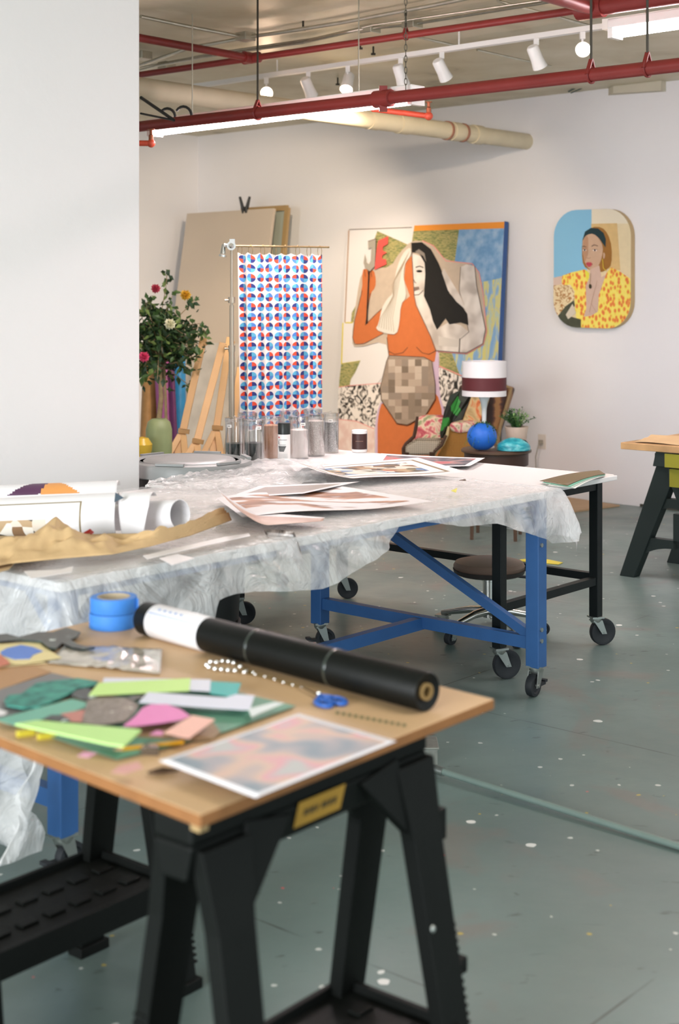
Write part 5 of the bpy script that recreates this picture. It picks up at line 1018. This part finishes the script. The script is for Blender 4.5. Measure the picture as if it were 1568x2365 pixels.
# ---------------------------------------------------------------- folded easels, fabric rolls, plant
PINE = mat('pine_wood', '#d9ae78', .5, var=.06, scale=6); PIN2 = mat('pine_wood_dark', '#bf9562', .55, var=.08, scale=6)
def easel(pts_top, pts_bot, Yt, Yb, label, cross, ybot=1030):
    # a folded lyre easel leaning back: mast, two side legs, canvas ledge
    t = thing('easel', label, 'easel', PD(*pts_bot, Yb)); top = PD(*pts_top, Yt); bot = PD(*pts_bot, Yb); d = (top-bot); bot0 = bot-d*(bot.z/d.z)
    t.location = bot0; w = Vector((1, 0, 0)); w = (w-d.normalized()*w.dot(d.normalized())).normalized()
    mb = MB(); mb.bar(bot0, top, .05, .025, (0, -1, 0)); mesh_obj('mast', mb, PINE, t, True, bevel=.003)
    cr = PD(*cross, Yb-.05); k = (cr.z-bot0.z)/(top.z-bot0.z); base = bot0+d*0
    for s in (-1, 1):
        mb = MB(); a = bot0+d*.9+w*s*.012+Vector((0, -.02, 0)); b = bot0+w*s*.24+Vector((0, -.06, 0)); mb.bar(b, a, .042, .022, (0, -1, 0)); mesh_obj('leg', mb, PINE, t, True, bevel=.003)
    q = bot0+d*k+Vector((0, -.05, 0)); mb = MB(); mb.bar(q-w*.14, q+w*.14, .035, .05, (0, -1, 0)); mb.bar(q-w*.14+Vector((0, -.02, -.01)), q+w*.14+Vector((0, -.02, -.01)), .06, .02, (0, -1, 0)); mesh_obj('canvas_ledge', mb, PINE, t, True, bevel=.003)
    mb = MB(); 
    for i in (-1, 0, 1): mb.bar(q+w*i*.02+Vector((0, -.012, -.03)), q+w*i*.035+Vector((0, -.01, -.20)), .012, .01, (0, -1, 0))
    mesh_obj('ledge_brace', mb, PIN2, t, True)
    mb = MB(); mb.bar(bot0+d*.94-w*.03+Vector((0, -.02, 0)), bot0+d*.94+w*.045+Vector((0, -.02, 0)), .03, .03, (0, -1, 0)); mb.tube([top-d*.04+Vector((0, -.03, 0))+w*.03, top-d*.04+Vector((0, -.06, 0))+w*.03], .014, 10); mesh_obj('top_clamp', mb, PIN2, t, True)
easel((470, 782), (415, 1030), 10.2, 9.8, 'folded pine easel leaning, leftmost of the three behind the clear jars', (436, 1000))
easel((515, 793), (452, 1030), 10.0, 9.6, 'folded pine easel leaning between the other two easels', (480, 992))
easel((531, 780), (494, 1030), 10.3, 9.9, 'folded pine easel leaning behind the chrome stand', (500, 985))
a = PD(556, 850, 10.4); b = PD(541, 950, 10.2); d = (a-b); b0 = b-d*(b.z/d.z); mb = MB(); mb.bar(b0, a, .05, .02, (0, -1, 0)); tag(mesh_obj('pine_plank', mb, PINE), 'single pine slat leaning just left of the curtain, right of the stand', 'plank')
o, _, _ = leaning(455, 552, 792, .86, 1.12, .015, mat('white_grey_board', '#bdb5ab', .6, var=.15, scale=5), 'smeared whitish board leaning behind the folded easels', 'leaning_board')
def froll(px, py_top, pxb, Y, r, col, label, rough=.35):
    top = PD(px, py_top, Y+.2); b = PD(pxb, 1035, Y); d = top-b; b0 = b-d*(b.z/d.z); mb = MB(); mb.tube([b0, b0.lerp(top, .5), top], r, 24); mb.mi = 1; mb.tube([top, top+d.normalized()*.02], r*.4, 12)
    tag(mesh_obj('fabric_roll', mb, [mat('roll_'+col[1:], col, rough, var=.12, scale=15), MATS['pine_wood']]), label, 'roll', 'upright material rolls in the corner')
froll(352, 780, 342, 10.9, .066, '#a87b48', 'brown upright material roll next to the white column')
froll(374, 800, 388, 10.8, .07, '#a2528c', 'magenta upright material roll behind the potted rose tree')
froll(412, 780, 414, 10.9, .055, '#2a7fb4', 'bright blue upright material roll left of the easels')
froll(396, 840, 405, 10.7, .02, '#5e2458', 'thin dark purple upright roll between the magenta and the blue ones')
# green and yellow floor vases
Y = 9.2; X = (367-CX)/F*Y; zt2 = EYE-(967-HY)/F*Y; mb = MB(); r = .085; mb.lathe([(r*.5, 0), (r*.6, .02), (r*.85, zt2-.38), (r, zt2-.20), (r*1.0, zt2-.07), (r*.85, zt2-.02), (r*.55, zt2), (.0001, zt2)], (X, Y, 0), 36); tag(mesh_obj('floor_vase', mb, mat('sage_green_glaze', '#8f9a6c', .45, var=.05)), 'sage green round-shouldered floor vase in front of the purple roll', 'vase')
Y = 9.0; X = (328-CX)/F*Y; zt2 = EYE-(1008-HY)/F*Y; mb = MB(); mb.lathe([(.04, 0), (.03, .3), (.035, zt2-.15), (.062, zt2-.09), (.066, zt2-.05), (.04, zt2-.01), (.0001, zt2)], (X, Y, 0), 30); tag(mesh_obj('floor_vase', mb, mat('yellow_glaze', '#d9b23e', .25, var=.1)), 'glossy yellow round-topped floor vase half hidden by the white column', 'vase')
c = PD(372, 1000, 10.1); c.z = 0; t = thing('potted_rose_tree', 'artificial rose tree with dense dark leaves in a pot beside the white column', 'plant', c)
mb = MB(); mb.lathe([(.12, 0), (.17, .3), (.18, .32), (.16, .32), (.15, .27), (.0001, .27)], (0, 0, 0), 28); mesh_obj('pot', mb, mat('dark_pot', '#3f3a34', .6), t)
BARK = mat('twisted_bark', '#9c8662', .8, var=.2, scale=30, bump=.4)
mb = MB(); mb.tube([(-.02, 0, .26), (-.03, 0, .6), (.0, .01, .9), (-.01, 0, 1.15), (.0, 0, 1.5)], [.022, .02, .018, .015, .008], 8); mb.tube([(.05, .0, .26), (.04, 0, .6), (.03, .01, .9), (.02, 0, 1.15)], [.013, .012, .01, .008], 8)
rnd = random.Random(11)
mesh_obj('trunk', mb, BARK, t)
mbs = MB(); mbl = MB()
def leaf(p, d, s, up_):
    d = d.normalized(); x = d.cross(up_).normalized(); n = x.cross(d)
    i = len(mbl.v); mbl.v += [p, p+d*s*.4+x*s*.28+n*s*.04, p+d*s, p+d*s*.4-x*s*.28+n*s*.04, p+d*s*.45-n*s*.06]; mbl.mi = rnd.choice((0, 0, 0, 1, 1, 2)); mbl.face((i, i+1, i+4)); mbl.face((i+1, i+2, i+4)); mbl.face((i+2, i+3, i+4)); mbl.face((i+3, i, i+4))
cen = Vector((0, 0, 1.27))
for k in range(80):
    th = rnd.uniform(0, 6.283); ph = rnd.uniform(-.9, 1.25); R_ = rnd.uniform(.2, .37); dirv = Vector((math.cos(th)*math.cos(ph), math.sin(th)*math.cos(ph), math.sin(ph)*1.05)); st = Vector((0, 0, 1.1+.3*rnd.random())); en = cen+dirv*R_
    mid = st.lerp(en, .5)+Vector((0, 0, .03)); mbs.tube([st, mid, en], [.006, .004, .002], 5)
    for j in range(17):
        f = rnd.uniform(.25, 1); p = (st.lerp(mid, f*2) if f < .5 else mid.lerp(en, f*2-1))+Vector([rnd.gauss(0, .035) for _ in range(3)]); leaf(p, Vector((rnd.gauss(0, 1), rnd.gauss(0, 1), rnd.gauss(-.2, .8))), rnd.uniform(.045, .085), Vector((rnd.gauss(0, .4), -.6, 1)).normalized())
for pts in ([(.0, 0, 1.5), (.03, 0, 1.65), (.045, 0, 1.80)], [(.1, 0, 1.45), (.2, 0, 1.55), (.24, 0, 1.6)], [(.1, 0, 1.35), (.28, 0, 1.4), (.33, 0, 1.34)], [(.05, 0, 1.1), (.18, 0, 1.0), (.23, 0, .95)], [(0, 0, 1.45), (-.1, 0, 1.58)]):
    pts = [Vector(p) for p in pts]; mbs.tube(pts, .003, 5)
    for j in range(12): leaf(pts[-2].lerp(pts[-1], rnd.uniform(.1, 1.05))+Vector([rnd.gauss(0, .012) for _ in range(3)]), Vector((rnd.gauss(0, 1), rnd.gauss(0, .5), rnd.gauss(0, 1))), rnd.uniform(.04, .07), Vector((0, -1, .5)).normalized())
mesh_obj('branches', mbs, BARK, t)
o = mesh_obj('leaves', mbl, [mat('leaf_dark', '#2c4427', .45, var=.2), mat('leaf_mid', '#466433', .45, var=.2), mat('leaf_light', '#6f8444', .45, var=.2)], t, recalc=False); o['kind'] = 'stuff'
def rose(name, px, py, r, col, lab):
    q = PD(px, py, 9.78); mb = MB(); rr = random.Random(px)
    for k in range(16):
        a = k*2.4; tilt = .25+.06*k; R_ = r*(.25+.05*k); d = Vector((math.cos(a)*math.sin(tilt), -abs(math.cos(tilt)), math.sin(a)*math.sin(tilt))); x = d.cross(Vector((0, .3, 1))).normalized(); y = d.cross(x); c_ = q+Vector((math.cos(a)*R_*.5, .01, math.sin(a)*R_*.5))
        mb.grid(lambda s, v: c_+x*(s-.5)*r*.9+y*(v-.5)*r*.9-d*(-.35*r)*(4*(s-.5)**2+2*(v-.5)**2), 3, 3)
    o = mesh_obj(name, mb, mat('petal_'+col[1:], col, .5, var=.08), t, True); o['label'] = lab; return o
rose('rose', 359, 666, .03, '#c44a5c', 'pink-red rose at the top'); rose('rose', 428, 681, .034, '#e0b038', 'yellow and orange rose at the right'); rose('rose', 392, 748, .036, '#e6e2c0', 'cream rose in the middle'); rose('rose', 332, 824, .034, '#e04f78', 'hot pink rose by the column')
# ---------------------------------------------------------------- chairs, side table, lamp and pots
FLOR = ramp_mat('pink_floral_fabric', 'noise', [(.36, '#b8485a'), (.45, '#d98f8c'), (.5, '#e3d0ba'), (.58, '#cdbfa0'), (.64, '#8f9a72')], 13, .7, dist=1.2, detail=3)
def plaid_mat(name, c1, c2, c3, sc):
    m = bpy.data.materials.new(name); m.use_nodes = True; nt = m.node_tree; b = nt.nodes['Principled BSDF']; b.inputs['Roughness'].default_value = .85; N = nt.nodes.new; L = nt.links.new; tc = N('ShaderNodeTexCoord')
    outs = []
    for ax in ('X', 'Y'):
        w_ = N('ShaderNodeTexWave'); w_.bands_direction = ax; w_.inputs['Scale'].default_value = sc; w_.inputs['Distortion'].default_value = .6; w_.inputs['Detail Scale'].default_value = 4; L(tc.outputs['Object'], w_.inputs['Vector']); outs.append(w_.outputs['Fac'])
    z_ = N('ShaderNodeTexWave'); z_.bands_direction = 'Z'; z_.inputs['Scale'].default_value = sc; z_.inputs['Distortion'].default_value = .6; L(tc.outputs['Object'], z_.inputs['Vector'])
    a = N('ShaderNodeMath'); a.operation = 'ADD'; L(outs[0], a.inputs[0]); L(outs[1], a.inputs[1]); a2 = N('ShaderNodeMath'); a2.operation = 'ADD'; L(a.outputs[0], a2.inputs[0]); L(z_.outputs['Fac'], a2.inputs[1]); dv = N('ShaderNodeMath'); dv.operation = 'DIVIDE'; dv.inputs[1].default_value = 3; L(a2.outputs[0], dv.inputs[0])
    r = N('ShaderNodeValToRGB'); r.color_ramp.elements.new(.5)
    for e_, (p, c_) in zip(r.color_ramp.elements, ((.25, c1), (.5, c2), (.75, c3))): e_.position = p; e_.color = lin(c_)
    L(dv.outputs[0], r.inputs[0]); L(r.outputs[0], b.inputs['Base Color']); return m
TWEED = plaid_mat('grey_plaid_tweed', '#5d564c', '#a49a88', '#cfc6b4', 22); GOLD = plaid_mat('gold_checked_fabric', '#8a5a24', '#b0823c', '#c89c4c', 26)
WOOD = mat('dark_carved_wood', '#4a3020', .4, var=.15, scale=12); BRAID = mat('cream_braid', '#cdb98a', .7)
Yc = 10.6
def chp(px, py, Y=Yc): return PD(px, py, Y)
t = thing('armchair', 'low armchair with pink floral back, grey plaid seat and gold side panels', 'chair', Vector((chp(1000, 1000).x, 10.7, 0)))
def slab(fn_out, vec, name, m, bev=.01, lab=None):
    mb = MB(); mb.prism(fn_out, vec); o = mesh_obj(name, mb, m, t, True, bevel=bev)
    if lab: o['label'] = lab
    return o
bk = lambda s, q: PD(982+s*52-14*q*(1-s)*1.4-(10*q), 962+q*62, 11.0-.16*q).lerp(PD(982+s*52-14*q, 962+q*62, 11.0-.2*q), .5)+Vector((0, -.05*math.sin(math.pi*s)*math.sin(math.pi*min(1, q+.1)), 0))
# inner back cushion
outl = [(962, 965), (972, 960), (1024, 961), (1030, 972), (1025, 1018), (1010, 1026), (965, 1024), (948, 1022), (962, 1000)]
slab([PD(x, y, 11.0-.1*(y-960)/60) for x, y in outl], (.05, .12, 0), 'backrest', FLOR, .02, 'pink floral backrest')
slab([PD(x, y, 10.75) for x, y in ((948, 1022), (962, 1016), (1005, 1016), (1022, 1018), (1012, 1034), (1000, 1052), (934, 1052), (935, 1030))], (.04, .28, 0), 'seat_cushion', TWEED, .02, 'grey plaid seat cushion')
slab([PD(x, y, 10.7) for x, y in ((1036, 982), (1046, 977), (1080, 977), (1092, 985), (1090, 1060), (1003, 1060), (1016, 1040), (1028, 1010))], (.1, .3, 0), 'side_panel', GOLD, .015, 'gold checked outer side panel')
slab([PD(x, y, 10.68) for x, y in ((1036, 979), (1044, 976), (1080, 976), (1088, 984), (1082, 998), (1060, 1001), (1040, 996))], (.12, .3, 0), 'armrest', FLOR, .02, 'pink floral padded armrest')
mb = MB(); mb.tube([chp(x, y, 10.66) for x, y in ((1036, 985), (1033, 1003), (1022, 1026), (1008, 1042), (1000, 1056))], [.008, .012, .014, .012, .012], 8); mesh_obj('trim_braid', mb, BRAID, t, True)
mb = MB(); mb.tube([chp(x, y, 10.78) for x, y in ((964, 962), (961, 985), (956, 1008), (938, 1026), (932, 1036), (933, 1060))], [.01, .014, .014, .016, .016, .016], 8); mb.tube([chp(x, y, 10.62) for x, y in ((1030, 1005), (1020, 1028), (1004, 1042), (996, 1060))], .011, 8); mesh_obj('carved_frame', mb, WOOD, t, True)
for (px, py, Y) in ((938, 1060, 10.75), (998, 1060, 10.6), (1085, 1060, 10.75), (1030, 1060, 11.1)):
    p = PD(px, py, Y); mb = MB(); mb.tube([p+Vector((0, 0, .05)), Vector((p.x, p.y, 0))], [.022, .014], 8); mesh_obj('leg', mb, WOOD, t, True)
# high-back chair behind the lamp, with a throw
t = thing('high_back_chair', 'high-backed brown striped chair behind the lamp, draped with a bright throw', 'chair', Vector((chp(1110, 1000).x, 11.1, 0)))
STR = ramp_mat('brown_striped_fabric', 'wave', [(.2, '#33190f'), (.6, '#5c3420'), (.85, '#94683c')], 9, .6, stretch=(.3, .3, 2.2), dist=2)
slab([PD(x, y, 11.1) for x, y in ((1060, 890), (1110, 880), (1165, 893), (1182, 898), (1166, 950), (1150, 1000), (1145, 1060), (1050, 1060), (1045, 960))], (.05, .16, 0), 'backrest', STR, .02)
mb = MB(); mb.tube([PD(x, y, 11.05) for x, y in ((1168, 892), (1180, 897), (1172, 930), (1155, 985), (1148, 1030))], .014, 8); mesh_obj('frame_rail', mb, mat('tan_rail', '#8c7350', .5), t, True)
for px in (1060, 1140):
    p = PD(px, 1058, 11.15); mb = MB(); mb.tube([p, Vector((p.x, p.y, 0))], [.025, .018], 8); mesh_obj('leg', mb, WOOD, t, True)
THR = ramp_mat('dark_floral_throw', 'cells', [(.0, '#0f1813'), (.45, '#1c2a1c'), (.56, '#2f8f3a'), (.7, '#0f1813'), (.8, '#e0823a'), (.86, '#5b2a72'), (.9, '#101510'), (.96, '#48b84a')], 15, .6, const=True, dist=.3)
GLD = ramp_mat('gold_orange_throw', 'noise', [(.35, '#a08558'), (.48, '#c0a878'), (.55, '#c96a30'), (.62, '#7a2c1c'), (.7, '#b59a64')], 9, .6, dist=1)
def drape(outl, m, name, lab, Y, dz=.05):
    pts = [PD(x, y, Y-.25*max(0, (y-960))/60) for x, y in outl]; mb = MB(); mb.prism(pts, (.0, .03, 0)); return tag(mesh_obj(name, mb, m, bevel=.006), lab, 'throw')
drape([(1040, 912), (1062, 902), (1075, 892), (1100, 890), (1085, 925), (1065, 976), (1045, 978), (1034, 995), (1028, 1012), (1018, 1014), (1016, 1000), (1026, 950)], THR, 'floral_throw', 'black throw with green leaves and orange flowers draped over the high-backed chair', 10.98)
drape([(1098, 888), (1120, 888), (1135, 905), (1125, 940), (1108, 975), (1066, 978), (1082, 935)], GLD, 'gold_throw', 'gold and rust patterned throw beside the black floral one', 10.94)
# round side table
Y = 9.55; zt3 = EYE-(1036-HY)/F*Y; c = Vector(((1146-CX)/F*Y, Y, 0)); t = thing('side_table', 'dark round wooden side table carrying the lamp and plants', 'table', c); DW = mat('dark_table_wood', '#5a4434', .4, var=.12, scale=8)
mb = MB(); mb.lathe([(.222, zt3-.025), (.235, zt3-.018), (.235, zt3-.005), (.228, zt3), (.0001, zt3)], (0, 0, 0), 48); mesh_obj('table_top', mb, DW, t)
mb = MB(); mb.lathe([(.205, zt3-.11), (.215, zt3-.105), (.215, zt3-.024)], (0, 0, 0), 48); mesh_obj('apron', mb, mat('dark_apron_wood', '#3f2a20', .45, var=.1), t)
for k in range(4): a = .55+k*math.pi/2; x, y = .19*math.cos(a), .19*math.sin(a); mb = MB(); mb.tube([(x, y, zt3-.03), (x*1.02, y*1.02, zt3-.2), (x*1.08, y*1.08, 0)], [.02, .018, .012], 8, smooth=False); mesh_obj('leg', mb, DW, t)
# lamp
Yl = 9.62; X = (1118-CX)/F*Yl; t = thing('table_lamp', 'table lamp with a white drum shade banded in dark maroon on a white stem', 'lamp', (X, Yl, zt3)); zz2 = lambda py: EYE-(py-HY)/F*Yl-zt3
r = 51/F*Yl; SH = mat('white_lamp_shade', '#e6e2e2', .7); 
def shell(z0, z1, m, name, rr=r, lab=None):
    mb = MB(); mb.lathe([(rr, z0), (rr, z1), (rr-.003, z1), (rr-.003, z0), (rr, z0)], (0, 0, 0), 56); o = mesh_obj(name, mb, m, t)
    if lab: o['label'] = lab
shell(zz2(914), zz2(834), SH, 'lamp_shade'); shell(zz2(901), zz2(871), mat('maroon_band', '#5a2226', .6), 'shade_band', r+.001, 'dark maroon band')
mb = MB()
for k in range(3): a = k*2.094; mb.tube([(0, 0, zz2(845)), (r*.98*math.cos(a), r*.98*math.sin(a), zz2(837))], .003, 6)
mb.tube([(0, 0, zz2(845)), (0, 0, zz2(915))], .01, 8); mesh_obj('shade_spider', mb, WMET, t)
mb = MB(); mb.lathe([(.07, 0), (.07, .008), (.03, .02), (.012, .05), (.011, .12), (.014, zz2(975)), (.017, zz2(945)), (.024, zz2(930)), (.04, zz2(916)), (.032, zz2(912))], (0, 0, 0), 28); mesh_obj('stem', mb, mat('white_lamp_stem', '#dfe2e0', .3), t)
# blue ball planter with trailing leaves
Yb = 9.43; X = (1113-CX)/F*Yb; r = 34.5/F*Yb; t = thing('ball_planter', 'bright blue ribbed ball planter with trailing greenery on the side table', 'planter', (X, Yb, zt3))
mb = MB(); prof = []
for i in range(45):
    a = math.pi*(.13+.80*i/44); prof.append((r*math.sin(a)*(1+.006*math.sin(i*2.2)), r*.93-r*.93*math.cos(a)*-1*-1 if False else r*.93-r*.93*math.cos(a)))
mb.lathe([(.0001, prof[0][1])]+prof+[(prof[-1][0]-.006, prof[-1][1]-.01), (.0001, prof[-1][1]-.02)], (0, 0, 0), 44); mesh_obj('ball_pot', mb, mat('cobalt_blue', '#2168cc', .5, bump=.1, bscale=120), t)
def tuft(t, name, base, n, L, spread, droop, cols, seed, w_=.006, upb=1.0):
    rn = random.Random(seed); mb = MB()
    for k in range(n):
        a = rn.uniform(0, 6.283); sp = rn.uniform(.1, 1)*spread; l = L*rn.uniform(.6, 1); p0 = Vector(base)+Vector((rn.gauss(0, .015), rn.gauss(0, .015), 0)); pts = []
        for j in range(6): f = j/5; pts.append(p0+Vector((math.cos(a)*sp*l*f*1.3, math.sin(a)*sp*l*f*1.3, l*upb*f*(1-.3*sp)-droop*l*f*f*(.5+sp))))
        mb.mi = rn.randrange(len(cols))
        mb.tube(pts, .0012, 4)
        for j in range(1, 12):
            f = j/12*5; i0 = min(int(f), 4); c_ = pts[i0].lerp(pts[i0+1], f-i0); d = Vector((rn.gauss(0, 1), rn.gauss(0, 1), rn.gauss(.3, .6))).normalized()*l*.14; x = d.cross(Vector((0, 0, 1))).normalized()*w_*.8; i = len(mb.v); mb.v += [c_-x*.3, c_+d*.5+x, c_+d, c_+d*.5-x]; mb.face((i, i+1, i+2, i+3))
    o = mesh_obj(name, mb, cols, t, recalc=False); o['kind'] = 'stuff'; return o
GR = [mat('fern_dark', '#2f5a2e', .5), mat('fern_mid', '#4c8040', .5), mat('fern_light', '#7da05a', .5)]
tuft(t, 'trailing_leaves', (0, 0, r*1.72), 26, .15, 1.0, 1.25, GR[:2], 5, .007, .7)
# white-pink pot with bushy plant
Yp = 9.68; X = (1193-CX)/F*Yp; t = thing('potted_plant', 'bushy green plant in a pale pink pot at the right of the side table', 'plant', (X, Yp, zt3)); hp_ = .125
mb = MB(); mb.lathe([(.055, 0), (.058, .004), (.078, hp_), (.082, hp_+.012), (.076, hp_+.012), (.072, hp_-.005), (.0001, hp_-.01)], (0, 0, 0), 36); mesh_obj('pot', mb, mat('pale_pink_pot', '#d9c2b0', .5, var=.05), t)
tuft(t, 'foliage', (0, 0, hp_-.01), 70, .20, .75, .25, GR, 9, .008, 1.0)
# turquoise stone
Yt = 9.42; c = Vector(((1186-CX)/F*Yt, Yt, zt3)); mb = MB(); mb.grid(lambda s, q: c+Vector((math.cos(s*6.2832)*math.sin(q*math.pi/2)*.112*(1+.06*nz(s*3, q*3)), math.sin(s*6.2832)*math.sin(q*math.pi/2)*.09, .005+.078*math.cos(q*math.pi/2)**.8*(1+.1*nz(s*5, q*3, 2)))), 30, 10)
tag(mesh_obj('turquoise_stone', mb, ramp_mat('turquoise_stone_mat', 'noise', [(.3, '#157a8c'), (.5, '#2a9fae'), (.62, '#6cc4c8'), (.7, '#1b8b98')], 14, .3, dist=1, stretch=(1, 1, 3))), 'turquoise marbled domed stone on the right edge of the side table', 'stone')
